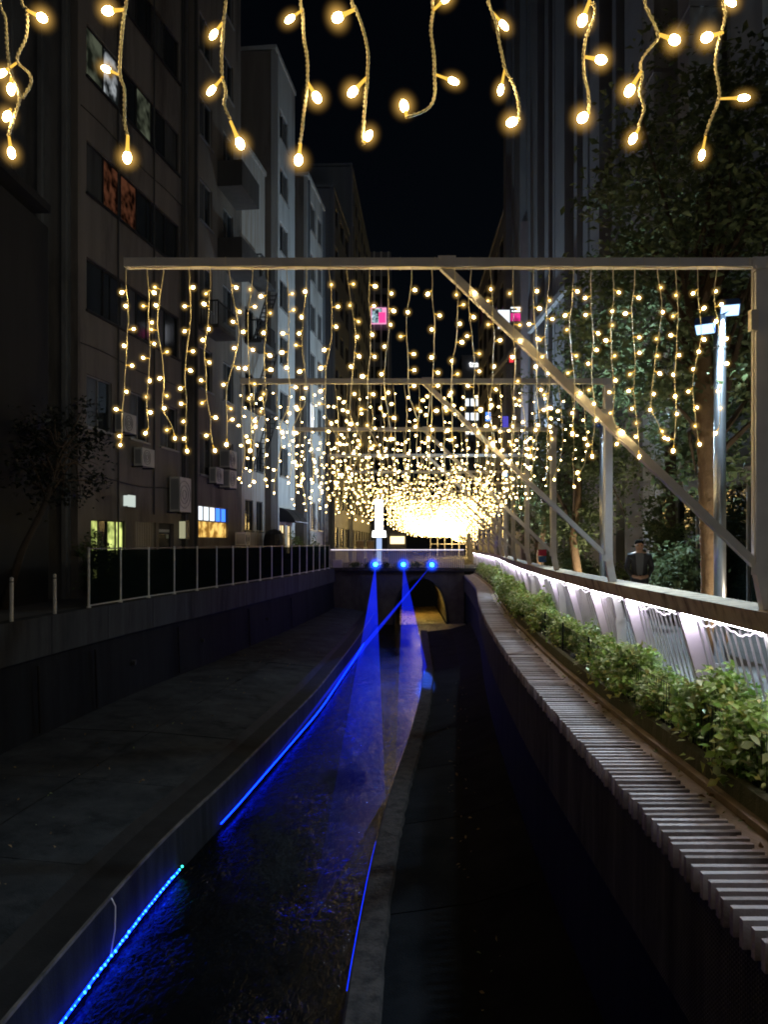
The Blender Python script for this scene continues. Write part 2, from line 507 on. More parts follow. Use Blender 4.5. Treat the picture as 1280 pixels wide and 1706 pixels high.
g.strip([[(CL(y) - 0.07, y, -2.99) for y in YS], [(CL(y) - 0.07, y, -2.955) for y in YS], [(CL(y) - 0.03, y, -2.95) for y in YS], [(CL(y) - 0.03, y, -2.99) for y in YS]], flip=True)
g.build('edge_strip', M['edge_pale'], ch)
g = MB()
g.strip([[(CL(y) - 0.035, y, -2.985) for y in YS], [(CL(y), y, -3.9) for y in YS]], flip=True)
M['chan'] = mat('channel_concrete', (0.011, 0.013, 0.017), rough=0.95, c2=(0.024, 0.027, 0.034), scale=1.4, bump=0.4, stain=(0.006, 0.008, 0.008), streak=True, spec=0.06)
g.build('wall_face', M['chan'], ch)

# ---- right channel lip, right bank, right canal wall
rl = MB()
rows = []
YS_f = [i * 0.25 for i in range(-12, 201)]
jit = [random.uniform(-0.012, 0.012) for _ in YS_f]
YS_f = [y for y in YS_f if y < 44.7]
rows.append([(CR(y), y, -3.9) for y in YS_f])
rows.append([(CR(y) + 0.0, y, -3.47) for y in YS_f])
rows.append([(CR(y) + 0.03, y, -3.44 + j) for y, j in zip(YS_f, jit)])
rows.append([(CR(y) + 0.37 + j * 1.2, y, -3.44 - j * 0.5) for y, j in zip(YS_f, jit)])
rows.append([(CR(y) + 0.41 + j * 1.5, y, -3.53) for y, j in zip(YS_f, jit)])
rl.strip(rows, flip=True)
struct(rl.build('channel_lip_right', M['lip']))
rb = thing('canal_bank_right', 'x', 'x', (1.4, 20, -3.4))
del rb['category'], rb['label']
rb['kind'] = 'structure'
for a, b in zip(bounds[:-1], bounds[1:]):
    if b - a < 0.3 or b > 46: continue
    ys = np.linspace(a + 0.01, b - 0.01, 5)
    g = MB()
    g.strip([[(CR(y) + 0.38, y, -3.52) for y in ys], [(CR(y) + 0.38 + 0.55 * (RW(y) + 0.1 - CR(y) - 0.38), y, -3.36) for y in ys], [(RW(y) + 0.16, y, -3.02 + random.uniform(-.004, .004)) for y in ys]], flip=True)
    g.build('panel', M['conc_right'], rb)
rwall = thing('canal_wall_right', 'x', 'x', (RW(10), 10, -3.2))
del rwall['category'], rwall['label']
rwall['kind'] = 'structure'
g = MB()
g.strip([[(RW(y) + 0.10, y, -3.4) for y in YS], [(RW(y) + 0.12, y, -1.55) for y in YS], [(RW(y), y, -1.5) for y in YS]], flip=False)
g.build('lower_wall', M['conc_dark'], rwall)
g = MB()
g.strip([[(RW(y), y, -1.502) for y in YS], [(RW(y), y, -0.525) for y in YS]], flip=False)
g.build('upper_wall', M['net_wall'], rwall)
g = MB()
g.strip([[(RW(y), y, -0.53) for y in YS], [(RW(y) - 0.01, y, -0.52) for y in YS], [(RW(y) + 0.45, y, -0.52) for y in YS]], flip=False)
g.build('slat_bed', M['ledge_gap'], rwall)
g = MB()
g.strip([[(RW(y) + 0.43, y, -0.54) for y in YS], [(RW(y) + 0.43, y, -0.4) for y in YS], [(RW(y) + 0.60, y, -0.4) for y in YS], [(RW(y) + 0.60, y, -0.345) for y in YS], [(RW(y) + 0.675, y, -0.345) for y in YS]], flip=False)
g.build('ledge', M['ledge'], rwall)
g = MB()
g.strip([[(RW(y) + 0.67, y, -0.36) for y in YS], [(RW(y) + 0.68, y, -0.2) for y in YS], [(RW(y) + 0.76, y, -0.195) for y in YS], [(RW(y) + 0.76, y, -0.26) for y in YS]], flip=False)
g.build('mossy_kerb', M['moss'], rwall)
g = MB()
g.strip([[(RW(y) + 0.755, y, -0.26) for y in YS], [(RW(y) + 1.26, y, -0.2) for y in YS], [(RW(y) + 1.26, y, 0.01) for y in YS]], flip=False)
g.build('planting_soil', M['soil'], rwall)
g = MB()
gx = np.linspace(0, 1, 40); gy = np.linspace(44.3, 63.9, 120)
def bedx(y, f):
    if y < 50: a_, b_ = CR(min(y, 51)) - 0.1 + (0.35 if y < 44.8 else 0), RW(y) + 0.12
    else: a_, b_ = 0.0, 3.0
    return a_ + (b_ - a_) * f
g.strip([[(bedx(y, f), y, -3.70 + 0.05 * f + random.uniform(-0.03, 0.035)) for f in gx] for y in gy])
M['lit_water'] = mat('yellow_lit_water', (0.16, 0.12, 0.06), 0.45, c2=(0.30, 0.23, 0.11), scale=6, bump=0.8, bscale=25)  # yellow lamplight on the water is put into this colour
bed = g.build('lit_water_bed', M['lit_water']); bed['kind'] = 'structure'  # added bed standing in for yellow-lit water
# slats across the ledge, one by one, then merged far away
sl_me = None
def slat_mesh(mt):
    b = MB()
    b.box(-0.075, 0.46, -0.021, 0.021, -0.11, 0.045)
    return b.mesh('slat', mt)
sl_me = [slat_mesh(M['slat']), slat_mesh(mat('worn_slat', (0.27, 0.235, 0.23), 0.85, c2=(0.11, 0.09, 0.085), scale=3.4, bump=0.4, spec=0.1)), slat_mesh(mat('pale_slat_clean', (0.42, 0.38, 0.385), 0.8, c2=(0.24, 0.21, 0.21), scale=2.0, bump=0.3, spec=0.15))]
yy = 2.6; k = 0
while yy < 27.0:
    o = link('slat', random.choice(sl_me), rwall)
    o.matrix_parent_inverse = PLOC[rwall.name]
    ang = math.atan((RW(yy + 0.2) - RW(yy - 0.2)) / 0.4)
    o.location = (RW(yy) + random.uniform(-0.012, 0.012), yy + random.uniform(-0.006, 0.006), -0.42 + random.uniform(-0.006, 0.006))
    o.rotation_euler = (0, 0, -ang + random.uniform(-0.012, 0.012))
    yy += 0.112; k += 1
g = MB()
while yy < 48:
    ang = math.atan((RW(yy + 0.2) - RW(yy - 0.2)) / 0.4)
    g.box(-0.075, 0.46, -0.024, 0.024, -0.10, 0.045, M=Matrix.Translation((RW(yy), yy, -0.42)) @ Matrix.Rotation(-ang, 4, 'Z'))
    yy += 0.112
g.build('far_slats', M['slat'], rwall, kind='stuff')
# low wire fence behind the kerb
wf = thing('wire_fence', 'low dark green wire fence between mossy kerb and hedge', 'fence', (RW(5) + 0.79, 5, -0.2))
g = MB()
yv = 2.5
while yv < 30:
    x = RW(yv) + 0.785
    g.tube([(x, yv, -0.22), (x, yv, 0.22)], 0.0035, 4, cap=False); yv += 0.075
for z in (-0.14, 0.05, 0.21):
    g.tube([(RW(y) + 0.785, y, z) for y in np.arange(2.5, 30, 0.5)], 0.004, 4)
g.build('mesh_wires', M['wire'], wf, kind='stuff')
for y in np.arange(3.0, 30, 2.0):
    b = MB(); b.tube([(RW(y) + 0.79, y, -0.24), (RW(y) + 0.79, y, 0.26)], 0.014, 6)
    b.build('post', M['wire'], wf)

# ------------------------------------------------------------------ foliage
def leaves(centers, size, mats_w, spread_up=0.3, squash=0.55, seed=0, dirs=None):
    """leaf-sized folded faces; centers Nx3"""
    r = np.random.default_rng(seed)
    n = len(centers)
    d = r.normal(size=(n, 3)); d[:, 2] = d[:, 2] * 0.6 + spread_up * 0.0
    d /= np.linalg.norm(d, axis=1)[:, None] + 1e-9
    up = r.normal(size=(n, 3)) * 0.55 + np.array([0, 0, 1.0])
    side = np.cross(d, up); side /= np.linalg.norm(side, axis=1)[:, None] + 1e-9
    nor = np.cross(side, d)
    s = size * r.uniform(0.45, 1.5, size=(n, 1))
    w = s * squash * 0.5
    base = centers - d * s * 0.5
    tip = centers + d * s * 0.5 - nor * s * 0.12
    lft = centers + side * w + nor * s * 0.10
    rgt = centers - side * w + nor * s * 0.10
    V = np.stack([base, lft, tip, rgt], axis=1).reshape(-1, 3)
    i = np.arange(n) * 4
    F = np.stack([np.stack([i, i + 1, i + 2], 1), np.stack([i, i + 2, i + 3], 1)], 1).reshape(-1, 3)
    mi = r.choice(len(mats_w), size=n, p=np.array(mats_w) / sum(mats_w))
    return V, F, np.repeat(mi, 2)
def leaf_mesh(name, centers, size, mats, w, **k):
    V, F, mi = leaves(np.asarray(centers, float), size, w, **k)
    me = bpy.data.meshes.new(name)
    me.vertices.add(len(V)); me.vertices.foreach_set('co', V.astype(np.float32).ravel())
    me.loops.add(len(F) * 3); me.loops.foreach_set('vertex_index', F.astype(np.int32).ravel())
    me.polygons.add(len(F)); me.polygons.foreach_set('loop_start', np.arange(0, len(F) * 3, 3, dtype=np.int32))
    me.polygons.foreach_set('loop_total', np.full(len(F), 3, dtype=np.int32))
    for m in mats: me.materials.append(m)
    me.polygons.foreach_set('material_index', mi.astype(np.int32))
    me.update(); me.validate()
    return me
def clumps(c, rad, n_cl, per, sig, seed, hollow=0.55):
    r = np.random.default_rng(seed)
    d = r.normal(size=(n_cl, 3)); d /= np.linalg.norm(d, axis=1)[:, None]
    rr = (hollow + (1 - hollow) * r.random((n_cl, 1))) * r.uniform(0.75, 1.12, size=(n_cl, 1))
    cc = np.array(c) + d * rr * np.array(rad)
    P = cc[:, None, :] + r.normal(size=(n_cl, per, 3)) * np.array(sig) * r.uniform(0.6, 1.3, size=(n_cl, 1, 1))
    return P.reshape(-1, 3), cc

def tree(name, label, base, trunk_pts, trunk_r, crown_c, crown_r, n_cl, per, leaf, sig, mats, w, seed, bark='bark', group=None, rings=False):
    t = thing(name, label, 'tree', base, group)
    g = MB()
    pts = [Vector(p) for p in trunk_pts]
    if rings:   # bark with ring ridges
        pp = []; rr = []
        n = 70
        for i in range(n + 1):
            f = i / n * (len(pts) - 1); a = int(min(f, len(pts) - 2)); q = pts[a].lerp(pts[a + 1], f - a)
            pp.append(q); rr.append(trunk_r * (1.0 - 0.35 * i / n) * (1 + 0.05 * math.sin(i * 2.4) + random.uniform(-0.03, 0.03)))
        g.tube(pp, rr, 12)
    else:
        g.tube(pts, [trunk_r * (1 - 0.55 * i / (len(pts) - 1)) for i in range(len(pts))], 8)
    g.build('trunk', M[bark], t, smooth=True)
    P, cc = clumps(crown_c, crown_r, n_cl, per, sig, seed)
    g = MB()
    r = random.Random(seed)
    top = pts[-1]; mid = pts[len(pts) // 2]
    for q in list(cc)[::max(1, n_cl // 26)]:
        q = Vector(q)
        a = top if r.random() < 0.6 else mid.lerp(top, r.random())
        m1 = a.lerp(q, 0.5) + Vector((r.uniform(-.2, .2), r.uniform(-.2, .2), r.uniform(0.0, .35)))
        g.tube([a, m1, q], [trunk_r * 0.32, trunk_r * 0.18, trunk_r * 0.06], 5)
    g.build('limbs', M['twig'], t)
    link('crown', leaf_mesh('crown', P, leaf, mats, w, seed=seed), t)
    return t

# ---- hedge shrubs along the railing
HM = [M['hedge_a'], M['hedge_b'], M['hedge_c']]
shrub_data = []
for v in range(4):
    P, cc = clumps((-0.05, 0, 0.22), (0.36, 0.47, 0.34), 84, 34, (0.075, 0.085, 0.055), 100 + v, hollow=0.35)
    P = P[(P[:, 2] > -0.10) | (P[:, 0] < -0.26)]; P = P[P[:, 2] > -0.2]
    fm = leaf_mesh('foliage', P, 0.074, HM, [0.56, 0.16, 0.28], seed=200 + v, squash=0.6)
    g = MB()
    for q in cc[::4]:
        g.tube([(random.uniform(-.06, .06), random.uniform(-.1, .1), -0.08), (q[0] * 0.5, q[1] * 0.5, q[2] * 0.5), tuple(q)], [0.012, 0.008, 0.003], 5)
    shrub_data.append((fm, g.mesh('stems', M['twig'])))
ordw = ['first', 'second', 'third', 'fourth', 'fifth', 'sixth', 'seventh', 'eighth', 'ninth', 'tenth', 'eleventh', 'twelfth', 'thirteenth', 'fourteenth', 'fifteenth', 'sixteenth', 'seventeenth', 'eighteenth', 'nineteenth', 'twentieth',
        'twenty-first', 'twenty-second', 'twenty-third', 'twenty-fourth', 'twenty-fifth', 'twenty-sixth', 'twenty-seventh', 'twenty-eighth', 'twenty-ninth', 'thirtieth', 'thirty-first', 'thirty-second', 'thirty-third', 'thirty-fourth', 'thirty-fifth', 'thirty-sixth', 'thirty-seventh', 'thirty-eighth', 'thirty-ninth', 'fortieth', 'forty-first', 'forty-second', 'forty-third', 'forty-fourth', 'forty-fifth', 'forty-sixth', 'forty-seventh', 'forty-eighth', 'forty-ninth', 'fiftieth']
yy = 3.7; k = 0
while yy < 47:
    x = RW(yy) + 1.0 + random.uniform(-0.05, 0.05)
    o = thing('hedge_shrub', f'leafy green shrub in the hedge below the railing, {ordw[k]} from the near end', 'shrub', (x, yy, -0.2), 'hedge shrubs below the railing')
    sc = random.choice((0.84, 0.95, 1.05, 1.18)) * random.uniform(0.96, 1.04)
    o.scale = (sc, sc, sc * random.uniform(0.9, 1.08)); o.rotation_euler = (0, 0, random.choice((0, math.pi)) + random.uniform(-.25, .25))
    fm, sm = shrub_data[k % 4]
    for nme, d in (('foliage', fm), ('stems', sm)):
        c = bpy.data.objects.new(nme, d); COL.objects.link(c); c.parent = o
    yy += random.uniform(0.98, 1.28) if yy < 24 else 1.2; k += 1

# ------------------------------------------------------------------ right railing
def rail_pt(y, z, out=0.0):
    """the railing leans towards the river: top is 0.27 m river-ward of its foot"""
    return (RW(y) + 1.30 - 0.27 * z / 1.03 - out, y, z)
rail = thing('promenade_railing', 'leaning promenade railing of lilac plates and rods lit from under its timber cap', 'railing', (RW(8) + 1.3, 8, 0))
posts_y = []
y = 4.0
while y < 60:
    posts_y.append(y); y += 1.95
for y in posts_y:
    g = MB()
    p = [rail_pt(y - 0.03, 0.0, 0.07), rail_pt(y - 0.03, 0.0, -0.16), rail_pt(y - 0.03, 0.885, -0.14), rail_pt(y - 0.03, 0.885, 0.09)]
    q = [(a[0], a[1] + 0.06, a[2]) for a in p]
    g.add(p + q, [(3, 2, 1, 0), (4, 5, 6, 7), (0, 1, 5, 4), (1, 2, 6, 5), (2, 3, 7, 6), (3, 0, 4, 7)])
    g.build('post_plate', M['plate'], rail)
ba = MB(); ba.tube([(0, 0, 0), (-0.27 * 0.86 / 1.03, 0, 0.86)], 0.0115, 6)
ba_me = ba.mesh('baluster', M['baluster'])
nb = 0
far_b = MB()
for y in posts_y:
    for i in range(12):
        yb = y + 0.18 + i * (1.95 - 0.34) / 11.5
        wz = 0.04 * math.sin(i * 0.9)
        if nb < 220:
            o = link('baluster', ba_me, rail, loc=(RW(yb) + 1.31, yb, 0.0)); o.matrix_parent_inverse = PLOC[rail.name]
            o.scale = (1, 1, 1 + wz)
            nb += 1
        else:
            far_b.tube([(RW(yb) + 1.31, yb, 0), (RW(yb) + 1.31 - 0.22, yb, 0.86)], 0.0115, 5)
far_b.build('far_balusters', M['baluster'], rail, kind='stuff')
ysr = [3.0 + 0.5 * i for i in range(0, 116)]
g = MB()
for seg in range(0, len(ysr) - 5, 4):      # timber cap boards, 2 m each
    g = MB()
    yq = [ysr[seg] + 0.006] + ysr[seg + 1:seg + 4] + [ysr[seg + 4] - 0.006]
    a = [[rail_pt(y, 0.90, 0.115) for y in yq], [rail_pt(y, 1.075, 0.125) for y in yq], [rail_pt(y, 1.09, -0.17) for y in yq], [rail_pt(y, 0.93, -0.17) for y in yq], [rail_pt(y, 0.90, -0.14) for y in yq], [rail_pt(y, 0.90, 0.115) for y in yq]]
    g.strip(a, flip=False)
    g.build('cap_board', M['cap'], rail)
for y in posts_y:
    g = MB()
    # hidden LED batten under the cap, above each plate
    g.add([rail_pt(y - 0.13, 0.893, 0.08), rail_pt(y - 0.06, 0.893, 0.08), rail_pt(y - 0.06, 0.893, -0.13), rail_pt(y - 0.13, 0.893, -0.13)], [(0, 1, 2, 3)])
    g.build('led_batten', M['led_white'], rail)
for y in posts_y[:-1]:
    g = MB()
    yq = np.linspace(y + 0.06, y + 1.80, 4)
    g.strip([[rail_pt(q, 0.893, 0.112) for q in yq], [rail_pt(q, 0.893, 0.085) for q in yq]])
    g.build('hedge_fill_strip', M['hedge_fill'], rail)  # added strip along each bay to brighten the hedge
g = MB()
for y in posts_y:
    pts = []
    for i in range(24):
        yb = y + 0.15 + i * 1.66 / 23
        x, _, z = rail_pt(yb, 0.83 + 0.028 * math.sin(i * 0.62) + 0.012 * math.sin(i * 2.3), 0.02)
        pts.append((x, yb, z))
    g.tube(pts, 0.007, 5)
g.build('led_rope', M['led_rope'], rail)

# ------------------------------------------------------------------ gantries and light curtains
X0S = [215, 249, 279, 314, 350, 383, 420, 451, 482, 515, 554, 583, 617, 651, 685, 720, 755, 785, 822, 857, 890, 920, 957, 990, 1023, 1058, 1095, 1127, 1162, 1193]
REL = [(p - 740) / 1280 * 6.04 for p in X0S]
NG = 21
GY = [1.65 + 4.4 * k for k in range(NG)]
GX = [RW(y) + 0.93 - 2.5 + (0.03 if y < 8 else 0.0) for y in GY]
BZ = 3.80
def bulb_mb(b, base, tip_dir, stem_l, core_r, halo_r, seg=6, rings=4, cap=True, stem=True):  # cap switches the added halo ball, not a solid cap
    base = Vector(base); d = Vector(tip_dir).normalized()
    e = base + d * stem_l
    if stem:
        b.tube([base, base + d * stem_l * 0.6, e], [core_r * 0.36, core_r * 0.46, core_r * 0.75], 5, mi=0)
    b.ball(e + d * core_r * 0.5, core_r, seg, rings, mi=1, axis=d, stretch=1.45)
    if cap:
        b.ball(e + d * core_r * 0.6, halo_r, max(seg, 8), max(rings, 6), mi=2)  # glowing halo ball round the bulb, no solid part
def bulb_local(stem_l, core_r, halo_r, seg, rings):
    """bulb whose origin is the middle of its LED, stem towards -z"""
    b = MB(); bulb_mb(b, (0, 0, -stem_l - core_r * 0.6), (0, 0, 1), stem_l, core_r, halo_r, seg, rings)
    return b
def place_bulb(o, parent, base, d, stem_l, core_r):
    d = Vector(d).normalized()
    o.matrix_parent_inverse = PLOC[parent.name]
    o.location = Vector(base) + d * (stem_l + core_r * 0.6); o.rotation_euler = d.to_track_quat('Z', 'Y').to_euler()
def strand_path(x, y, r, L):
    pts = [Vector((x, y, BZ - 0.035))]
    vx = vy = 0.0; px = x; py = y
    z = BZ - 0.035
    while z > BZ - L:
        z -= 0.045
        vx = vx * 0.8 + r.uniform(-0.0048, 0.0048) - (px - x) * 0.03; vy = vy * 0.8 + r.uniform(-0.004, 0.004) - (py - y) * 0.05
        px += vx; py += vy
        pts.append(Vector((px, py, z)))
    if r.random() < 0.4:      # the loose end kicks aside
        s = r.choice((-1, 1))
        for i in range(min(5, len(pts))):
            pts[-1 - i] += Vector((s * 0.012 * (5 - i), 0, 0.010 * (5 - i)))
    return pts
SG = [0.013, 0.013, 0.015, 0.018, 0.021]
def gantry(k):
    y = GY[k]; xc = GX[k]
    xl, xr = xc - 2.5, xc + 2.5
    if k == 0:
        lab = 'grey steel gantry above the picture that carries the nearest light strands'
    else:
        lab = f'grey steel gantry over the river with diagonal brace, {ordw[k - 1]} from the viewer'
    t = thing('light_gantry', lab, 'gantry', (xr, y, 0), 'gantries over the river')
    g = MB(); g.box(xl, xr + 0.05, y - 0.04, y + 0.04, BZ - 0.033, BZ + 0.033); g.build('beam', M['steel'], t)
    g = MB()
    g.bar((xr, y + 0.003, BZ - 0.02), (xr, y + 0.003, 1.35), 0.10, 0.085)
    g.build('post', M['steel'], t)
    g = MB()
    g.bar((xr, y, 1.38), (xr + 0.16, y, 0.55), 0.098, 0.082); g.bar((xr + 0.16, y, 0.58), (xr + 0.19, y, 0.05), 0.13, 0.05)
    g.build('foot', M['steel'], t)
    g = MB(); g.bar((xc, y + 0.006, BZ - 0.02), (xr - 0.02, y + 0.006, 1.42), 0.062, 0.066, up=(0, 1, 0)); g.build('brace', M['steel'], t)
    if k < 7:
        for (px_, pz_) in ((xc + 0.03, BZ), (xr - 0.01, BZ - 0.01), (xr - 0.02, 1.40)):
            b = MB(); b.box(px_ - 0.07, px_ + 0.07, y - 0.052, y - 0.046, pz_ - 0.045, pz_ + 0.045)
            for dx_ in (-0.045, 0.045):
                for dz_ in (-0.025, 0.025): b.tube([(px_ + dx_, y - 0.052, pz_ + dz_), (px_ + dx_, y - 0.060, pz_ + dz_)], 0.008, 6)
            b.build('joint_plate', M['steel'], t)
    if k < 8:
        g = MB()
        g.tube([(xr - 0.02, y - 0.06, BZ - 0.05), (xr - 0.09, y - 0.07, BZ - 0.1), (xr - 0.085, y - 0.07, BZ - 0.5), (xr - 0.08, y - 0.065, 2.4), (xr - 0.07, y - 0.065, 1.5)], 0.007, 6)
        g.box(xr - 0.115, xr - 0.058, y - 0.10, y - 0.045, 3.25, 3.41)
        g.build('power_cable', M['cord_white'], t)
        b = MB()
        for f in np.linspace(0.05, 0.98, 18):   # cable ties round the beam
            x = xl + 5.0 * f
            b.box(x - 0.003, x + 0.003, y - 0.043, y + 0.043, BZ - 0.036, BZ + 0.036)
        b.build('cable_ties', M['cord_white'], t)
    return t
S0 = [  # nearest curtain: strand polylines and bulbs as seen, all hanging at y = 1.65
 ([(-2, -10), (8, 30), (11, 80), (17, 120), (32, 160), (20, 200), (15, 228)], [((18, 130), (18, 155)), ((18, 182), (12, 203)), ((15, 228), (21, 262))]),
 ([(34, -10), (45, 18), (42, 60), (28, 100), (48, 122), (52, 142), (36, 163)], [((46, 18), (80, 40)), ((28, 105), (-5, 122))]),
 ([(212, -10), (208, 20), (202, 70), (200, 125), (207, 150), (207, 200), (212, 225)], [((207, 17), (174, 19)), ((199, 126), (170, 110)), ((213, 226), (211, 268))]),
 ([(378, -10), (374, 32), (370, 90), (370, 128), (376, 150), (374, 175), (384, 200)], [((374, 34), (353, 64)), ((372, 128), (345, 151)), ((384, 202), (401, 242))]),
 ([(500, -10), (504, 18), (506, 60), (512, 100), (512, 140), (507, 180), (503, 220), (500, 240)], [((503, 18), (479, 38)), ((513, 138), (531, 168)), ((501, 240), (498, 278))]),
 ([(586, -10), (592, 15), (605, 50), (613, 90), (612, 130), (608, 180), (604, 225), (606, 242)], [((592, 16), (556, 27)), ((611, 130), (582, 153)), ((606, 240), (617, 222))]),
 ([(720, -10), (722, 15), (718, 50), (723, 90), (724, 125), (724, 160), (712, 182), (678, 197)], [((722, 18), (748, -2)), ((724, 124), (761, 138)), ((678, 197), (672, 172))]),
 ([(814, -10), (816, 10), (826, 40), (832, 70), (838, 100), (842, 118), (856, 140), (864, 170), (865, 200)], [((820, 20), (846, 42)), ((841, 117), (833, 158)), ((865, 200), (852, 205))]),
 ([(982, -10), (990, 5), (990, 30), (978, 60), (972, 95), (974, 130), (980, 155), (982, 187)], [((983, 2), (970, 37)), ((973, 95), (1006, 108)), ((982, 188), (966, 202))]),
 ([(1074, -10), (1080, 20), (1092, 45), (1096, 65), (1080, 85), (1068, 105), (1070, 130), (1066, 155), (1074, 180), (1066, 205), (1064, 214)], [((1098, 58), (1129, 70)), ((1069, 120), (1048, 153)), ((1065, 214), (1052, 237))]),
 ([(1206, -10), (1210, 25), (1198, 70), (1192, 110), (1199, 160), (1186, 195), (1176, 225)], [((1205, 55), (1172, 66)), ((1199, 165), (1242, 170)), ((1176, 228), (1166, 268)), ((1208, -4), (1221, 4))]),
]
def P0(px, py, Y=1.65):
    return Vector(((px - 666) / 1280 * Y, Y, EYE + (905 - py) / 1280 * Y))
def smooth_pts(pts, n=5):
    out = []
    for i in range(len(pts) - 1):
        p0 = pts[max(i - 1, 0)]; p1 = pts[i]; p2 = pts[i + 1]; p3 = pts[min(i + 2, len(pts) - 1)]
        for j in range(n):
            t = j / n
            out.append(0.5 * ((2 * p1) + (p2 - p0) * t + (2 * p0 - 5 * p1 + 4 * p2 - p3) * t * t + (3 * p1 - p0 - 3 * p2 + p3) * t ** 3))
    out.append(pts[-1])
    return out
def helix(path, rad, pitch, phase):
    out = []; s = 0.0
    for i, p in enumerate(path):
        if i: s += (p - path[i - 1]).length
        a = 2 * math.pi * s / pitch + phase
        out.append(p + Vector((math.cos(a), math.sin(a), 0)) * rad)
    return out
def dense(path, step):
    out = [path[0]]
    for a, b in zip(path[:-1], path[1:]):
        n = max(1, int((b - a).length / step))
        for i in range(1, n + 1): out.append(a.lerp(b, i / n))
    return out
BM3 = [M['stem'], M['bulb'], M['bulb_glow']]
def curtain0():
    t = thing('light_curtain', 'warm white icicle light strands hanging at the top edge, nearest the viewer', 'string lights', (GX[0], GY[0], BZ), 'icicle light curtains')
    r = random.Random(5)
    up_me = bulb_local(0.035, 0.0105, 0.040, 8, 6).mesh('bulb', BM3, True)
    for pts, bulbs in S0:
        P = [P0(*p) + Vector((0, r.uniform(-.004, .004), 0)) for p in pts]
        top = Vector((P[0].x + r.uniform(-0.05, 0.05), 1.65, BZ - 0.035))
        up = [top.lerp(P[0], f) + Vector((r.uniform(-.012, .012), r.uniform(-.01, .01), 0)) for f in (0.25, 0.5, 0.75)]
        path = dense(smooth_pts([top] + up + P, 6), 0.0035)
        g = MB()
        g.tube(helix(path, 0.0021, 0.021, 0), 0.0021, 5); g.tube(helix(path, 0.0021, 0.021, math.pi), 0.0021, 5)
        s = part_of(g.build('strand', M['cord'], t, smooth=True))
        for a, b in bulbs:
            a3 = P0(*a); b3 = P0(*b)
            d = b3 - a3; L = d.length
            d += Vector((0, r.uniform(-.3, .3) * L, 0))
            sl = max(0.012, L - 0.012)
            o = link('bulb', bulb_local(sl, 0.0088, 0.040, 12, 9).mesh('bulb', BM3, True), s)
            place_bulb(o, s, a3, d, sl, 0.0088)
            q_ = r.choice((0.72, 0.85, 1.0, 1.12)); o.scale = (q_, q_, 1.0)
        # bulbs of the strand above the picture
        z = P[0].z + 0.13
        while z < BZ - 0.1:
            f = (top.z - z) / (top.z - P[0].z)
            o = link('bulb', up_me, s)
            place_bulb(o, s, top.lerp(P[0], f), (r.uniform(-1, 1), r.uniform(-.5, .5), -0.3), 0.035, 0.0105)
            z += 0.14
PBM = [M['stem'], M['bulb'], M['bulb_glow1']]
def curtain(k):
    y = GY[k]; xc = GX[k]
    r = random.Random(40 + k)
    t = thing('light_curtain', f'curtain of warm white icicle lights hanging from the {ordw[k - 1]} gantry', 'string lights', (xc, y, BZ), 'icicle light curtains')
    far_s = MB(); far_b = MB()
    pb = [bulb_local(0.042, q, 0.052, 8, 6).mesh('bulb', PBM, True) for q in (0.0070, 0.0082, 0.0095, 0.0110)] if k == 1 else None
    if pb:
        for me in pb[:2]: me.materials[1] = M['bulb_dim'] if me is pb[0] else M['bulb']
    core = min(0.042, 0.0098 + 0.0012 * k)  # farther cores are enlarged to imitate bloom
    g = MB()
    g.tube([(xc - 2.45 + 0.1 * i, y - 0.045 * (1 if i % 7 else 0.8), BZ - 0.042 - 0.006 * math.sin(i * 0.8)) for i in range(0, 50)], 0.006, 5)
    g.build('header_cable', M['cord'], t)
    for i, rel in enumerate(REL):
        x = xc + rel + r.uniform(-0.02, 0.02)
        L = 1.41 + r.uniform(-0.15, 0.07) + (0.05 if i in (0, 12, 20) else 0)
        path = strand_path(x, y - 0.03, r, L)
        cr_ = 0.0034 if k < 3 else 0.0042
        if k <= 5:
            g = MB(); g.tube(path, cr_, 5)
            s = part_of(g.build('strand', M['cord'], t, smooth=True))
            sb = MB()
        else:
            far_s.tube(path[::3] + [path[-1]], 0.005, 3, cap=False)
            sb = far_b
        d_ = 0.15 + r.uniform(-0.03, 0.05)
        acc = 0.0
        for j in range(1, len(path)):
            acc += (path[j] - path[j - 1]).length
            last = j == len(path) - 1
            if acc >= d_ or last:
                d_ = acc + 0.122 + r.uniform(-0.012, 0.03)
                az = r.uniform(0, 2 * math.pi)
                dr = Vector((math.cos(az), math.sin(az) * 0.8, r.uniform(-0.75, 0.35)))
                if last: dr = Vector((r.uniform(-.5, .5), r.uniform(-.3, .3), -0.8))
                if k == 1:
                    o = link('bulb', r.choice(pb), s)
                    place_bulb(o, s, path[j], dr, 0.042, 0.011)
                else:
                    sc = r.choice((0.45, 0.65, 0.8, 1.0, 1.2))
                    bulb_mb(sb, path[j], dr, 0.042, core * sc, core * 2.9 * sc, 5 if k > 3 else 6, 3 if k > 3 else 4, cap=(k <= 3), stem=(k <= 5))  # cap switches the halo ball
        if 1 < k <= 5:
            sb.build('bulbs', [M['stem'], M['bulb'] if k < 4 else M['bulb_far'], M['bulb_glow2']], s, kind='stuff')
    if k > 5:
        far_s.build('strands', M['cord'], t, kind='stuff')
        far_b.build('bulbs', [M['stem'], M['bulb_far']], t, kind='stuff')
for k in range(NG):
    gantry(k)
curtain0()
for k in range(1, NG):
    curtain(k)

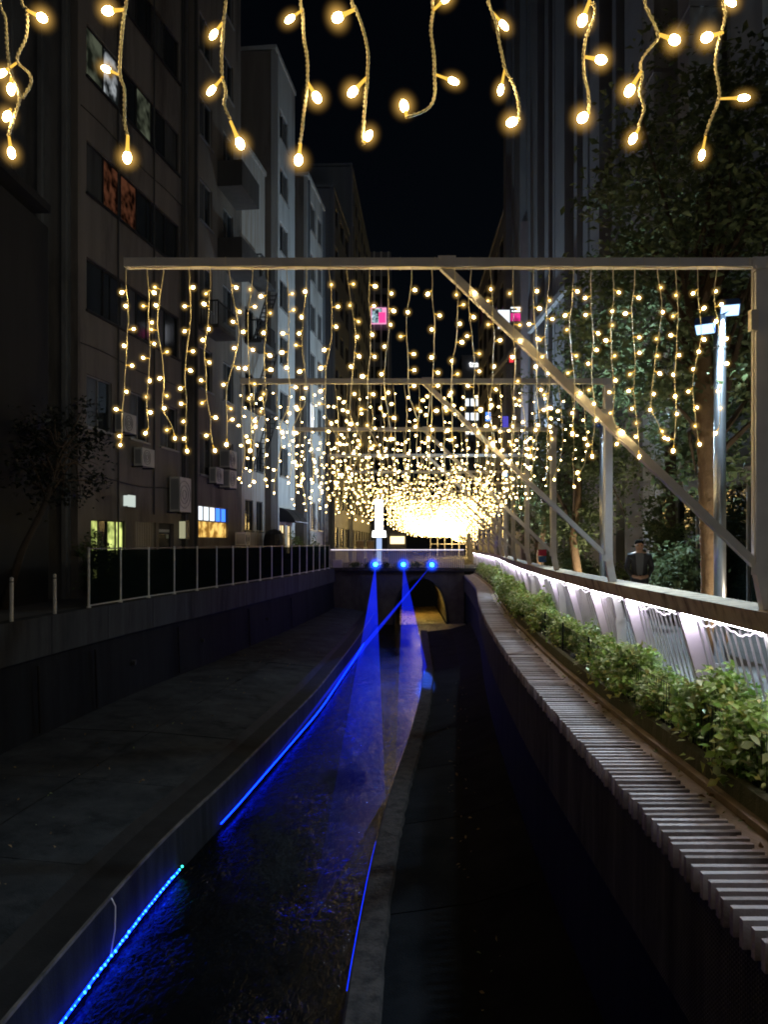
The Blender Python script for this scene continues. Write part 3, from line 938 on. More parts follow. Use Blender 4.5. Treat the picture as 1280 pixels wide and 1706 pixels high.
# big mass of lights closing the view
gl = thing('light_wall', 'dense dazzling mass of white lights closing the far end of the river', 'string lights', (6.0, 94, 0))
g = MB()
for i in range(1500):
    a = random.uniform(0, 2 * math.pi); q = math.sqrt(random.random())
    x = 8.2 + 4.7 * q * math.cos(a) + 0.6; z = 4.4 + 2.7 * q * math.sin(a)
    g.ball((x, 94 + random.uniform(-0.6, 0.6), max(1.7, z)), 0.075, 5, 3)
g.build('bulbs', M['bulb_far'], gl, kind='stuff')
g = MB()
for x in np.linspace(3.8, 13.6, 12):
    g.tube([(x, 95, -0.03), (x, 95, 7.4)], 0.05, 5)
for z in np.linspace(1.5, 7.3, 6): g.tube([(3.8, 95, z), (13.6, 95, z)], 0.04, 5)
g.build('frame', M['steel'], gl)

# ------------------------------------------------------------------ blue lasers and LED ropes in the river bed
LP = [(-1.55, 49.3, 0.24), (0.24, 49.3, 0.24), (2.08, 49.3, 0.22)]
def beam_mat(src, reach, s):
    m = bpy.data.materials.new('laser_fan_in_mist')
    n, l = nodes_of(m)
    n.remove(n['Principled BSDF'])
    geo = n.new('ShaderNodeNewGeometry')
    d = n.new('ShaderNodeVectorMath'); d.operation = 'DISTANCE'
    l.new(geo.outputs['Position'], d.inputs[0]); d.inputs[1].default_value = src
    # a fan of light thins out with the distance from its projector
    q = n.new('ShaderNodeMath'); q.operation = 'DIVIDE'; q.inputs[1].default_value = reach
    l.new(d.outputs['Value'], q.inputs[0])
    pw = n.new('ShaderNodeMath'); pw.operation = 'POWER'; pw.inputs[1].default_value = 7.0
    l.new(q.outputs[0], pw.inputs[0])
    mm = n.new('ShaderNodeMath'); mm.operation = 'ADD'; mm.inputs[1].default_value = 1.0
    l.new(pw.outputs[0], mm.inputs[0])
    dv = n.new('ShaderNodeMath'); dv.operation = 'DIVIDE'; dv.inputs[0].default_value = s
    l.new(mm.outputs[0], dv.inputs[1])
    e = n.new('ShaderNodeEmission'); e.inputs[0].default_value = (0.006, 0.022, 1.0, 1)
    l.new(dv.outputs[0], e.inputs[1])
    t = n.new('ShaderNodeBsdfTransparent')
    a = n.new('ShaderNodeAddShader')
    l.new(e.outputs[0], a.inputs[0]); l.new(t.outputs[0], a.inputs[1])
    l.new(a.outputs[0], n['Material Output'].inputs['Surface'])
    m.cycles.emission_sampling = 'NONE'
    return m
fans = [ # water or wall line that each fan ends on
    ((-1.25, 10.6, Z_WATER), (-0.30, 16.0, Z_WATER)),
    ((-0.10, 16.8, Z_WATER), (1.12, 31.0, -3.5)),
    ((-3.28, 14.3, -3.62), (-1.95, 38.0, -3.55)),
]
names3 = ['left', 'middle', 'right']
for i, (p, (a, b)) in enumerate(zip(LP, fans)):
    t = thing('laser_projector', f'small black laser projector on the bridge, {names3[i]} of three, glowing blue', 'projector', (p[0], p[1] + 0.2, 0.0), 'laser projectors on the bridge')
    g = MB(); g.box(p[0] - 0.12, p[0] + 0.12, p[1] + 0.03, p[1] + 0.33, p[2] - 0.11, p[2] + 0.11); g.bar((p[0], p[1] + 0.2, p[2] - 0.1), (p[0], p[1] + 0.2, -0.02), 0.06, 0.06); g.build('housing', M['black'], t)
    g = MB(); g.ball((p[0], p[1] + 0.02, p[2]), 0.13, 8, 6); g.build('aperture', M['laser'], t)
    g = MB(); g.ball((0, 0, 0), 0.62, 14, 10); go = link('glow', g.mesh('glow', M['laser_glow']), t); go.matrix_parent_inverse = PLOC[t.name]; go.location = (p[0], p[1] + 0.02, p[2])
    # the fan itself: a thin wedge of lit mist
    g = MB()
    n = ((Vector(a) - Vector(p)).cross(Vector(b) - Vector(p))).normalized() * 0.004
    P3 = [Vector(p), Vector(a), Vector(b)]
    g.add([q + n for q in P3] + [q - n for q in P3], [(0, 1, 2), (5, 4, 3), (0, 3, 4, 1), (1, 4, 5, 2), (2, 5, 3, 0)])
    o = g.build('laser_fan', beam_mat(p, (22, 20, 27)[i], (0.26, 0.20, 0.26)[i]))
    o['kind'] = 'stuff'
    o['label'] = f'blue fan of laser light from the {names3[i]} projector'
    tg = Vector((0.88, 29.0, -3.45)) if i == 1 else (Vector(a) + Vector(b)) / 2
    sd = bpy.data.lights.new('laser_light', 'SPOT'); sd.energy = (1500, 80000, 2500)[i]; sd.color = (0.02, 0.12, 1.0)
    sd.spot_size = R((3, 2.2, 5)[i]); sd.spot_blend = 0.5; sd.shadow_soft_size = 0.05
    so = bpy.data.objects.new('laser_light', sd); COL.objects.link(so); so.parent = t
    so.matrix_parent_inverse = PLOC[t.name]
    so.location = Vector(p) + Vector((0, -0.2, 0)); so.rotation_euler = (tg - Vector(p)).to_track_quat('-Z', 'Y').to_euler()
# LED ropes along the water line, and a laser line as glowing tube
t = thing('led_rope', 'beaded blue LED rope along the near left water edge', 'led rope', (CL(10) + 0.03, 10, -3.6))
g = MB(); ysq = np.arange(4.0, 12.3, 0.25); g.tube([(CL(y) + 0.06, y, -3.6) for y in ysq], 0.015, 6); g.build('rope', M['blue_led_and_laser'], t)
for j, y in enumerate(np.cumsum(np.full(56, 0.115)) + 5.9 + rng.uniform(-0.03, 0.03, 56)):
    b = MB(); b.ball((CL(y) + 0.075, y, -3.585 + random.uniform(-.012, .012)), random.uniform(0.010, 0.021), 6, 4)
    b.build('led', M['blue_dot'] if y < 11.9 else M['cyan_dot'], t)
g = MB(); g.tube([(CL(9.9) - 0.02, 9.9, -2.97), (CL(9.9) + 0.05, 9.85, -3.05), (CL(9.9) + 0.08, 9.75, -3.3), (CL(9.7) + 0.05, 9.7, -3.6)], 0.008, 5); g.build('lead_cable', M['cord_white'], t)
t = thing('led_rope', 'bright blue laser line built as a glowing tube along the far left channel wall', 'led rope', (CL(25), 25, -3.6))  # stands for a laser line, no LED rope here
g = MB(); ysq = np.arange(14.2, 40, 0.5); g.tube([(CL(y) + 0.06, y, -3.58) for y in ysq], 0.011, 6); g.build('rope', M['blue_led_and_laser'], t)  # laser line on the wall, made as an emissive tube
t = thing('led_rope', 'short faint blue light line on the right channel lip at the bottom', 'led rope', (CR(10), 10, -3.6))
g = MB(); ysq = np.arange(8.8, 13.5, 0.4); g.tube([(CR(y) - 0.012, y, -3.52) for y in ysq], 0.006, 5); g.build('rope', emit('blue_led_faint', (0.004, 0.03, 1.0), 1.6), t)

# ------------------------------------------------------------------ bridge at the end of the reach
br = thing('road_bridge', 'concrete road bridge with arched opening and white bar parapet across the river', 'bridge', (0, BR_Y, -3.7))
BX0, BX1 = -4.5, 4.2
XC, HW = 1.4, 1.75
def zo(x):
    if abs(x - XC) >= HW: return -3.75
    return -3.75 + 3.05 * math.sqrt(max(0, 1 - ((x - XC) / HW) ** 2)) ** 0.8
xs = sorted(set(list(np.linspace(BX0, XC - HW, 6)) + [XC + HW * math.sin(t) for t in np.linspace(-math.pi / 2, math.pi / 2, 25)] + list(np.linspace(XC + HW, BX1, 5))))
g = MB()
g.strip([[(x, BR_Y, zo(x)) for x in xs], [(x, BR_Y, -0.22) for x in xs]])
M['bridge'] = mat('bridge_concrete', spec=0.06, c=(0.045, 0.045, 0.045), rough=0.85, c2=(0.075, 0.073, 0.07), scale=1.5, bump=0.4, stain=(0.03, 0.03, 0.03))
g.build('spandrel', M['bridge'], br)
g = MB()
ax = [x for x in xs if abs(x - XC) <= HW + 1e-6]
g.strip([[(x, BR_Y, zo(x)) for x in ax], [(x, BR_Y + 14, zo(x)) for x in ax]])
M['tunnel'] = mat('tunnel_lining', (0.06, 0.05, 0.035), 0.9, c2=(0.10, 0.08, 0.055), scale=2, bump=0.5)
g.build('vault', M['tunnel'], br)
g = MB()
# arch ring
ring = [(XC + (HW + 0.02) * math.sin(t)) for t in np.linspace(-1.5, 1.5, 21)]
g.tube([(x, BR_Y - 0.03, min(-0.6, zo(x)) + 0.06) for x in ring], 0.08, 5)
g.build('arch_ring', M['conc_bank'], br)
g = MB(); g.box(BX0 - 6, BX1 + 8, BR_Y - 0.15, BR_Y + 6.05, -0.225, -0.02); g.build('deck', M['conc_bank'], br)
g = MB(); g.box(BX0, BX1 - 0.3, BR_Y - 0.32, BR_Y - 0.155, -0.20, 0.02); g.build('edge_beam', M['lip'], br)
g = MB(); g.box(BX0, BX1, BR_Y + 0.0, BR_Y + 0.08, 1.07, 1.14); g.build('handrail', M['plate'], br)
bb = MB(); bb.box(-0.03, 0.03, -0.02, 0.02, 0, 1.07); bbm = bb.mesh('bar', M['plate'])
for x in np.arange(BX0 + 0.05, BX1, 0.125):
    o = link('bar', bbm, br, loc=(x, BR_Y + 0.04, -0.02)); o.matrix_parent_inverse = PLOC[br.name]
g = MB(); g.box(BX0, BX1, BR_Y + 0.14, BR_Y + 0.16, 1.16, 1.19); g.build('led_strip', M['led_rope'], br)
# lamp inside the vault
t = thing('tunnel_lamp', 'warm lamp inside the bridge arch lighting the water yellow', 'lamp', (XC, BR_Y + 6, -0.9))
g = MB(); g.box(XC - 0.1, XC + 0.3, BR_Y + 5.0, BR_Y + 6.4, -0.92, -0.88); g.build('diffuser', emit('tunnel_lamp_glow', (1.0, 0.66, 0.16), 50.0), t)
g = MB(); g.box(XC - 0.12, XC + 0.32, BR_Y + 4.98, BR_Y + 6.42, -0.878, -0.80); g.build('housing', M['black'], t)
# low planting on the bridge edge
for i, x in enumerate(np.linspace(-2.9, 2.0, 6)):
    P, cc = clumps((x, BR_Y - 0.02, 0.2), (0.5, 0.16, 0.2), 14, 26, (0.12, 0.05, 0.07), 300 + i, 0.3)
    tag(link('bridge_planter_shrub', leaf_mesh('bridge_planter_shrub', P, 0.10, [M['leaf_dark'], M['leaf_mid']], [0.7, 0.3], seed=310 + i)), f'low dark shrub at the foot of the bridge parapet, {ordw[i]} from the left', 'shrub', 'shrubs on the bridge edge')
# pale utility blocks at the left end of the bridge
t = thing('utility_box', 'pale grey utility box at the left end of the bridge', 'box', (-4.0, BR_Y - 0.05, 0))
g = MB(); g.box(-4.35, -3.75, BR_Y - 0.14, BR_Y - 0.02, -0.015, 0.5); g.build('cabinet', M['plate'], t)
g = MB(); g.box(-4.38, -3.72, BR_Y - 0.15, BR_Y - 0.01, 0.502, 0.54); g.build('lid', M['steel'], t)

# ------------------------------------------------------------------ floodlight poles on the promenade
def flood_pole(x, y, h, heads, label, n):
    t = thing('floodlight_pole', label, 'lamp post', (x, y, 0), 'floodlight poles on the promenade')
    g = MB(); g.tube([(x, y, 0), (x, y, h)], 0.075, 14); g.build('pole', M['steel_pole'], t, smooth=True)
    g = MB(); g.tube([(x, y, 0), (x, y, 0.05)], 0.16, 12); g.tube([(x, y, h - 0.42), (x, y, h - 0.40)], 0.08, 12); g.build('collar', M['steel'], t)
    for (hx, hy, hz, d, e, sz) in heads:
        d = Vector(d).normalized()
        q = d.to_track_quat('-Z', 'Y').to_matrix().to_4x4()
        Mx = Matrix.Translation((hx, hy, hz)) @ q
        g = MB()
        g.box(-0.12, 0.12, -0.09, 0.09, -0.02, 0.075, M=Mx)
        for i in range(5): g.box(-0.115, 0.115, -0.075 + i * 0.0375 - 0.006, -0.075 + i * 0.0375 + 0.006, 0.0755, 0.115, M=Mx)
        g.bar((x, y, min(h, hz + 0.02)), (hx, hy, hz), 0.035, 0.035)
        hd = part_of(g.build('flood_head', M['flood_case'], t))
        g = MB(); g.box(-0.108, 0.108, -0.078, 0.078, -0.026, -0.021, M=Mx); g.build('lens', M['flood'], hd)
        sd = bpy.data.lights.new('flood_light', 'SPOT'); sd.energy = e; sd.color = (0.60, 0.82, 1.0)
        sd.spot_size = R(sz); sd.spot_blend = 0.7; sd.shadow_soft_size = 0.09
        so = bpy.data.objects.new('flood_light', sd); COL.objects.link(so); so.parent = t
        so.matrix_parent_inverse = PLOC[t.name]
        so.location = Vector((hx, hy, hz)) + d * 0.10; so.rotation_euler = d.to_track_quat('-Z', 'Y').to_euler()
flood_pole(4.17, 10, 4.55, [(4.27, 9.93, 4.62, (-1.1, -3.6, -4.4), 700, 100), (3.95, 9.93, 4.38, (-1.4, -2.4, -4.2), 400, 100)],
           'steel pole with two blue-white floodlights beside the ringed trunk, nearest pole', 0)
flood_pole(4.40, 16.6, 4.25, [(4.34, 16.5, 4.28, (-1.3, -3.6, -4.2), 1100, 105), (4.5, 16.6, 4.22, (0.6, 0.75, 0.9), 550, 110), (4.28, 16.62, 4.2, (-0.9, 0.65, 0.30), 250, 80)],  # second head is added to brighten the tower
           'steel floodlight pole standing beside the second gantry post', 1)
flood_pole(4.40, 31.5, 4.35, [(4.30, 31.4, 4.40, (-0.9, -5.5, -4.4), 1300, 110), (4.25, 31.5, 4.3, (-0.95, 0.85, 0.62), 600, 80)],
           'thin steel floodlight pole in front of the far lights', 2)
flood_pole(5.6, 44.0, 4.5, [(5.5, 44.0, 4.5, (-0.95, 0.05, 0.42), 3200, 95), (5.7, 44.0, 4.45, (0.5, -0.35, 0.9), 3200, 120)], 'farthest floodlight pole on the promenade', 3)  # second head here is an added light for the tower facade

# ------------------------------------------------------------------ trees on the promenade
TM = [M['leaf_dark'], M['leaf_mid']]
tree('evergreen_tree', 'big evergreen tree with ringed brown trunk beside the nearest floodlight pole', (4.55, 11.1, 0), [(4.55, 11.1, 0), (4.53, 11.1, 1.2), (4.48, 11.1, 2.4), (4.42, 11.1, 3.6), (4.4, 11.2, 5.0)], 0.185,
     (4.75, 11.6, 5.9), (2.1, 1.9, 3.6), 150, 85, 0.125, (0.28, 0.28, 0.22), TM, [0.6, 0.4], 11, rings=True)
tree('evergreen_tree', 'slender evergreen tree with pale trunk between second and third gantry posts', (4.75, 20.4, 0), [(4.75, 20.4, 0), (4.72, 20.4, 0.9), (4.6, 20.4, 1.7), (4.75, 20.4, 2.8), (4.7, 20.4, 4.6)], 0.14,
     (4.9, 20.6, 4.6), (1.6, 1.8, 3.9), 120, 70, 0.13, (0.26, 0.26, 0.22), TM, [0.55, 0.45], 12)
tree('evergreen_tree', 'tall dark tree in front of the grey tower', (6.6, 18.5, 0), [(6.6, 18.5, 0), (6.6, 18.5, 2), (6.5, 18.6, 5), (6.6, 18.6, 8)], 0.2,
     (6.9, 18.8, 7.2), (2.2, 2.0, 5.0), 150, 80, 0.15, (0.32, 0.3, 0.28), TM, [0.75, 0.25], 13, bark='bark_dark')
tree('evergreen_tree', 'low spreading tree behind the third gantry post with orange trunk', (5.35, 29.0, 0), [(5.35, 29, 0), (5.3, 29, 1.2), (5.45, 29, 2.4), (5.4, 29, 3.6)], 0.16,
     (5.9, 29.2, 4.0), (1.5, 1.9, 3.0), 95, 65, 0.14, (0.26, 0.26, 0.22), TM, [0.5, 0.5], 14)
tree('evergreen_tree', 'far round tree at the bend beside the thin floodlight pole', (6.8, 38.0, 0), [(6.8, 38, 0), (6.8, 38, 1.5), (6.9, 38, 3.2)], 0.15,
     (7.0, 38, 3.4), (1.8, 2.0, 2.4), 80, 60, 0.16, (0.3, 0.3, 0.25), TM, [0.4, 0.6], 15)
tree('evergreen_tree', 'dark leafy tree at the right edge behind the nearest gantry post', (6.0, 9.3, 0), [(6.0, 9.3, 0), (6.0, 9.3, 1.5), (6.05, 9.4, 3.5), (6.1, 9.4, 6)], 0.13,
     (6.0, 9.6, 4.6), (1.1, 1.4, 4.4), 110, 70, 0.12, (0.26, 0.26, 0.24), TM, [0.7, 0.3], 16, bark='bark_dark')
for i, (x, y, d, e, lab) in enumerate(((4.95, 9.9, (-0.25, 0.55, 0.8), 150, 'small ground uplight at the foot of the ringed trunk'), (5.1, 19.3, (-0.1, 0.35, 0.9), 160, 'small ground uplight under the slender tree'), (5.4, 27.6, (0.0, 0.4, 0.9), 190, 'small ground uplight under the low spreading tree'))):
    t = thing('ground_uplight', lab, 'lamp', (x, y, 0), 'ground uplights under the trees')
    g = MB(); g.tube([(x, y, 0.0), (x, y, 0.10)], 0.07, 10); g.build('housing', M['black'], t)
    g = MB(); g.tube([(x, y, 0.101), (x, y, 0.106)], 0.055, 10); g.build('lens', emit('uplight_lens', (1.0, 0.8, 0.5), 12.0), t)
    sd = bpy.data.lights.new('uplight', 'SPOT'); sd.energy = e; sd.color = (1.0, 0.86, 0.62); sd.spot_size = R(115); sd.spot_blend = 0.8; sd.shadow_soft_size = 0.05
    so = bpy.data.objects.new('uplight', sd); COL.objects.link(so); so.parent = t; so.matrix_parent_inverse = PLOC[t.name]
    so.location = (x, y, 0.16); so.rotation_euler = Vector(d).to_track_quat('-Z', 'Y').to_euler()
# under-planting behind the promenade: low bushes
bushes = [((5.5, 15.4, 0.0), 'dark glossy bush behind the standing person', 0.55, 1.2, 0.9), ((5.3, 18.2, 0), 'leafy bush between the lamp pole and the person', 0.5, 0.9, 0.55), ((5.4, 22.5, 0), 'leafy bush at the foot of the slender tree', 0.6, 1.2, 0.6), ((5.6, 25.5, 0), 'rounded bush under the third gantry brace', 0.6, 1.3, 0.7), ((6.0, 33, 0), 'small bright bush near the far floodlight pole', 0.6, 1.4, 0.7), ((5.9, 17.0, 0.0), 'tall dark climbing plant beside the glass storefront', 0.5, 0.8, 1.6)]
for i, (c, lab, rx, ry, rz) in enumerate(bushes):
    t = thing('promenade_bush', lab, 'bush', c, 'bushes behind the promenade')
    P, cc = clumps((c[0], c[1], rz), (rx, ry, rz), 60, 45, (0.14, 0.16, 0.12), 400 + i, 0.4)
    P = P[P[:, 2] > 0.03]
    link('foliage', leaf_mesh('foliage', P, 0.11, TM, [0.5, 0.5], seed=420 + i), t)
    g = MB()
    for q in cc[::6]: g.tube([(c[0], c[1], 0), tuple(q)], [0.02, 0.005], 4)
    g.build('stems', M['twig'], t)

# ------------------------------------------------------------------ buildings
M['fac_brown'] = mat('stained_brown_render', (0.145, 0.125, 0.105), 0.9, c2=(0.20, 0.175, 0.15), scale=0.7, bump=0.3, stain=(0.055, 0.048, 0.042), streak=True)
M['fac_grey'] = mat('stained_grey_render', (0.13, 0.13, 0.125), 0.9, c2=(0.19, 0.185, 0.175), scale=0.7, bump=0.3, stain=(0.05, 0.05, 0.048), streak=True)
M['fac_dark'] = mat('dark_render', (0.05, 0.05, 0.05), 0.9, c2=(0.075, 0.073, 0.07), scale=0.8, bump=0.3, stain=(0.03, 0.03, 0.03), streak=True)
M['fac_black'] = mat('black_boarding', (0.012, 0.013, 0.014), 0.9, c2=(0.02, 0.021, 0.022), scale=0.8, streak=True)
M['fac_pale'] = mat('pale_paint', (0.42, 0.44, 0.44), 0.8, c2=(0.5, 0.52, 0.52), scale=0.9, bump=0.15, stain=(0.25, 0.25, 0.24), streak=True)
M['fac_rust'] = mat('rust_stained_panel', (0.42, 0.41, 0.38), 0.8, c2=(0.28, 0.22, 0.17), scale=1.6, bump=0.2, streak=True)
M['fac_blue'] = mat('blue_grey_cladding', (0.12, 0.14, 0.165), 0.6, c2=(0.16, 0.18, 0.2), scale=0.8, streak=True)
M['tower'] = mat('tower_stone', (0.26, 0.265, 0.285), 0.7, c2=(0.32, 0.325, 0.34), scale=0.6, bump=0.1)
M['tower_dark'] = mat('tower_dark_panel', (0.03, 0.034, 0.042), 0.4)
M['glass_dark'] = mat('dark_window_glass', (0.012, 0.015, 0.017), 0.08, c2=(0.03, 0.035, 0.036), scale=0.7)
M['glass_grey'] = mat('curtained_window', (0.10, 0.10, 0.095), 0.25, c2=(0.05, 0.05, 0.05), scale=1.3, streak=True)
M['frame_w'] = mat('window_frame_aluminium', (0.28, 0.28, 0.28), 0.45, metal=0.4)
M['frame_d'] = mat('window_frame_dark', (0.03, 0.03, 0.032), 0.5, metal=0.3)
M['lit_green'] = emit('lit_room_green', (0.55, 0.62, 0.42), 0.09, (1.6, (0.04, 0.05, 0.035)))
M['lit_white'] = emit('lit_room_white', (0.8, 0.86, 0.9), 0.30, (2.5, (0.02, 0.025, 0.025)))
M['lit_warm'] = emit('lit_room_warm', (0.9, 0.32, 0.16), 0.055, (2.6, (0.04, 0.015, 0.01)))
M['lit_lime'] = emit('lit_shop_lime', (0.75, 0.85, 0.25), 0.9, (2.2, (0.10, 0.13, 0.03)))
M['lit_gold'] = emit('lit_shop_gold', (1.0, 0.62, 0.16), 0.9, (2.6, (0.25, 0.12, 0.02)))
M['lit_pane'] = emit('lit_pane_white', (0.85, 0.93, 1.0), 1.1)
M['lit_blue'] = emit('lit_pane_blue', (0.05, 0.2, 1.0), 1.4)
M['ac'] = mat('ac_casing', (0.55, 0.53, 0.48), 0.6, c2=(0.42, 0.40, 0.36), scale=5)

class Frame:
    """local frame on a facade: u along it, n outward, z up"""
    def __init__(s, p0, p1, flip=False):
        s.o = Vector((p0[0], p0[1], 0)); d = Vector((p1[0] - p0[0], p1[1] - p0[1], 0)); s.L = d.length
        s.u = d.normalized(); s.n = Vector((s.u.y, -s.u.x, 0))
        if flip: s.n = -s.n
        s.M = Matrix(((s.u.x, s.n.x, 0, s.o.x), (s.u.y, s.n.y, 0, s.o.y), (0, 0, 1, 0), (0, 0, 0, 1)))
    def box(s, mb, u0, u1, n0, n1, z0, z1, mi=0):
        mb.box(u0, u1, n0, n1, z0, z1, mi, M=s.M)
        return mb

def facade(t, F, H, rows, mw, th=0.22, z_base=0.0, back=6.0, end_wall=True, u_in=0.0):
    """rows: list of (z0, z1, [(u0,u1,kind)...]); builds the wall round the openings, then each window"""
    g = MB()
    z = z_base
    L = F.L
    for z0, z1, wins in sorted(rows, key=lambda r: r[0]):
        if z0 > z: F.box(g, 0, L, -th, 0, z, z0)
        u = 0
        for (a, b, _) in sorted(wins):
            if a > u + 1e-4: F.box(g, u, a, -th, 0, z0, z1)
            u = b
        if u < L - 1e-4: F.box(g, u, L, -th, 0, z0, z1)
        z = z1
    if z < H: F.box(g, 0, L, -th, 0, z, H)
    wall = g.build('wall', mw, t)
    g = MB(); F.box(g, 0.003, L - 0.003, -back, -th - 0.08, z_base, H - 0.4); g.build('core', mw, t)
    g = MB(); F.box(g, -0.06, L + 0.06, -back - 0.02, 0.07, H, H + 0.22); g.build('roof', mw, t)
    return wall
def window(t, F, u0, u1, z0, z1, pane, frame, n_mull=1, sill=True, label=None, transom=False):
    g = MB(); fw = 0.045
    F.box(g, u0, u1, -0.14, -0.06, z0, z0 + fw); F.box(g, u0, u1, -0.14, -0.06, z1 - fw, z1)
    for i in range(n_mull + 2):
        u = u0 + (u1 - u0) * i / (n_mull + 1)
        a = min(max(u - fw / 2, u0), u1 - fw)
        F.box(g, a, a + fw, -0.14, -0.062, z0 + fw, z1 - fw)
    if transom: F.box(g, u0, u1, -0.13, -0.066, z0 + (z1 - z0) * 0.68, z0 + (z1 - z0) * 0.68 + 0.03)
    w = part_of(g.build('window', frame, t))
    if label: w['label'] = label
    for i in range(n_mull + 1):
        a = u0 + (u1 - u0) * i / (n_mull + 1); b = u0 + (u1 - u0) * (i + 1) / (n_mull + 1)
        p = pane[i % len(pane)] if isinstance(pane, (list, tuple)) else pane
        g = MB(); F.box(g, a + 0.01, b - 0.01, -0.115, -0.10 - 0.003 * (i % 2), z0 + 0.01, z1 - 0.01); g.build('pane', p, w)
    if sill:
        g = MB(); F.box(g, u0 - 0.05, u1 + 0.05, -0.1, 0.07, z0 - 0.07, z0 - 0.004); g.build('sill', frame, w)
    return w
def ac_unit(F, u, n, z, w=0.85, h=0.62, label='', d=0.3):
    c = F.M @ Vector((u, n, z))
    t = thing('air_conditioner', label, 'air conditioner', tuple(c), 'air conditioner units on the left facades')
    g = MB(); F.box(g, u, u + w, n, n + d, z, z + h); g.build('casing', M['ac'], t)
    cc = F.M @ Vector((u + w * 0.38, n + d + 0.006, z + h / 2)); ax = F.n
    g = MB()
    for k in range(3):
        r = h * 0.40 * (k + 1) / 3
        pts = [cc + F.u * (r * math.cos(a)) + Vector((0, 0, r * math.sin(a))) for a in np.linspace(0, 2 * math.pi, 15)]
        g.tube(pts, 0.008, 4, cap=False)
    g.build('fan_grille', M['frame_d'], t)
    # the end that faces up-river
    g = MB(); F.box(g, u - 0.006, u - 0.001, n + 0.05, n + d - 0.05, z + 0.07, z + h - 0.07); g.build('side_panel', M['frame_w'], t)
    g = MB()
    for q in (u + 0.05, u + w - 0.05):
        F.box(g, q - 0.02, q + 0.02, -0.02, n + d, z - 0.05, z - 0.003)
    g.build('bracket', M['frame_d'], t)
    return t
def balcony(t, F, u0, u1, z, d=0.9, solid=False):
    g = MB(); F.box(g, u0, u1, 0.003, d, z, z + 0.14)
    if solid: F.box(g, u0, u1, d - 0.08, d, z + 0.14, z + 1.1); F.box(g, u0, u0 + 0.08, 0.003, d - 0.08, z + 0.14, z + 1.1)
    b = part_of(g.build('balcony', M['fac_dark'], t))
    if not solid:
        g = MB()
        for u in np.arange(u0 + 0.02, u1, 0.12): F.box(g, u, u + 0.02, d - 0.04, d - 0.02, z + 0.14, z + 1.05)
        for n in np.arange(0.05, d, 0.12): F.box(g, u0 + 0.01, u0 + 0.03, n, n + 0.02, z + 0.14, z + 1.05)
        F.box(g, u0, u1, d - 0.05, d - 0.01, z + 1.05, z + 1.10); F.box(g, u0, u0 + 0.04, 0.01, d - 0.05, z + 1.05, z + 1.10)
        g.build('railing', M['frame_d'], b)

GL = M['glass_dark']; GG = M['glass_grey']
# --- low dark building nearest on the left
t = thing('dark_low_building', 'low black building at the left edge with shuttered front', 'building', (-10, 18, 0))
F = Frame((-20.9, 15.6), (-9.7, 15.6))          # front that faces up-river
rows = [(4.2, 5.9, [(2.0, 4.2, 0), (6.0, 8.2, 0)]), (7.2, 8.7, [(2.0, 4.2, 0), (6.0, 8.2, 0)])]
facade(t, F, 10.7, rows, M['fac_black'], back=5.6)
for z0, z1, ws in rows:
    for a, b, _ in ws: window(t, F, a, b, z0, z1, GL, M['frame_d'])
g = MB(); F.box(g, 11.0, 11.2, 0.002, 0.09, 0, 10.5); g.build('downpipe', M['fac_black'], t)
# --- building A: tall brown block
A0, A1 = (-9.3, 22.2), (-8.2, 29.5)
FA = Frame(A0, A1)
tA = thing('brown_apartment_block', 'tall stained brown block with long window bands, nearest on the left bank', 'building', (-12, 25, 0))
rowsA = []
L = FA.L
rowsA.append((0.5, 2.32, [(0.7, 2.75, 'lime'), (3.4, 4.9, 'gate'), (5.1, 6.3, 'door')]))
rowsA.append((5.05, 6.6, [(0.45, 1.9, 0), (3.0, 4.3, 0), (5.2, 6.6, 0)]))
for z in (8.5, 11.95, 15.4, 18.85, 22.3):
    rowsA.append((z, z + 1.55, [(0.45, 6.75, 0)]))
facade(tA, FA, 27.0, rowsA, M['fac_brown'], back=7)
for z0, z1, ws in rowsA:
    for a, b, kd in ws:
        if kd == 'lime':
            window(tA, FA, a, b, z0, z1, [M['lit_lime'], M['glass_dark'], M['lit_lime'], M['lit_lime']], M['frame_d'], 3, label='lime-lit ground floor window behind the plants')
        elif kd == 'gate':
            g = MB()
            for u in np.arange(a + 0.03, b, 0.125): FA.box(g, u, u + 0.04, -0.12, -0.06, z0, z1)
            FA.box(g, a, b, -0.17, -0.15, z0, z1, 1)
            g.build('slatted_gate', [M['frame_w'], M['fac_dark']], tA)
        elif kd == 'door':
            g = MB(); FA.box(g, a, b, -0.16, -0.12, z0, z1); FA.box(g, a + 0.1, b - 0.1, -0.119, -0.10, z0 + 0.2, z1 - 0.4, 1); FA.box(g, a + 0.1, b - 0.2, -0.1, -0.08, z1 - 0.32, z1 - 0.22, 2)
            g.build('door', [M['fac_dark'], GL, M['fac_pale']], tA)
        elif z0 > 15 and z0 < 16:
            window(tA, FA, a, b, z0, z1, [M['lit_green'], M['lit_white'], GL, M['lit_green'], GL, GG], M['frame_d'], 5, label='window band with pale lit panes')
        elif z0 > 11 and z0 < 13:
            window(tA, FA, a, b, z0, z1, [GG, M['lit_warm'], M['lit_warm'], GL, GL, GL], M['frame_d'], 5, label='window band with two dim red-lit panes')
        elif b - a > 5:
            window(tA, FA, a, b, z0, z1, [GL, GL, GG, GL, GG, GL], M['frame_d'], 5)
        else:
            window(tA, FA, a, b, z0, z1, [GG, GL], M['frame_w'], 1)
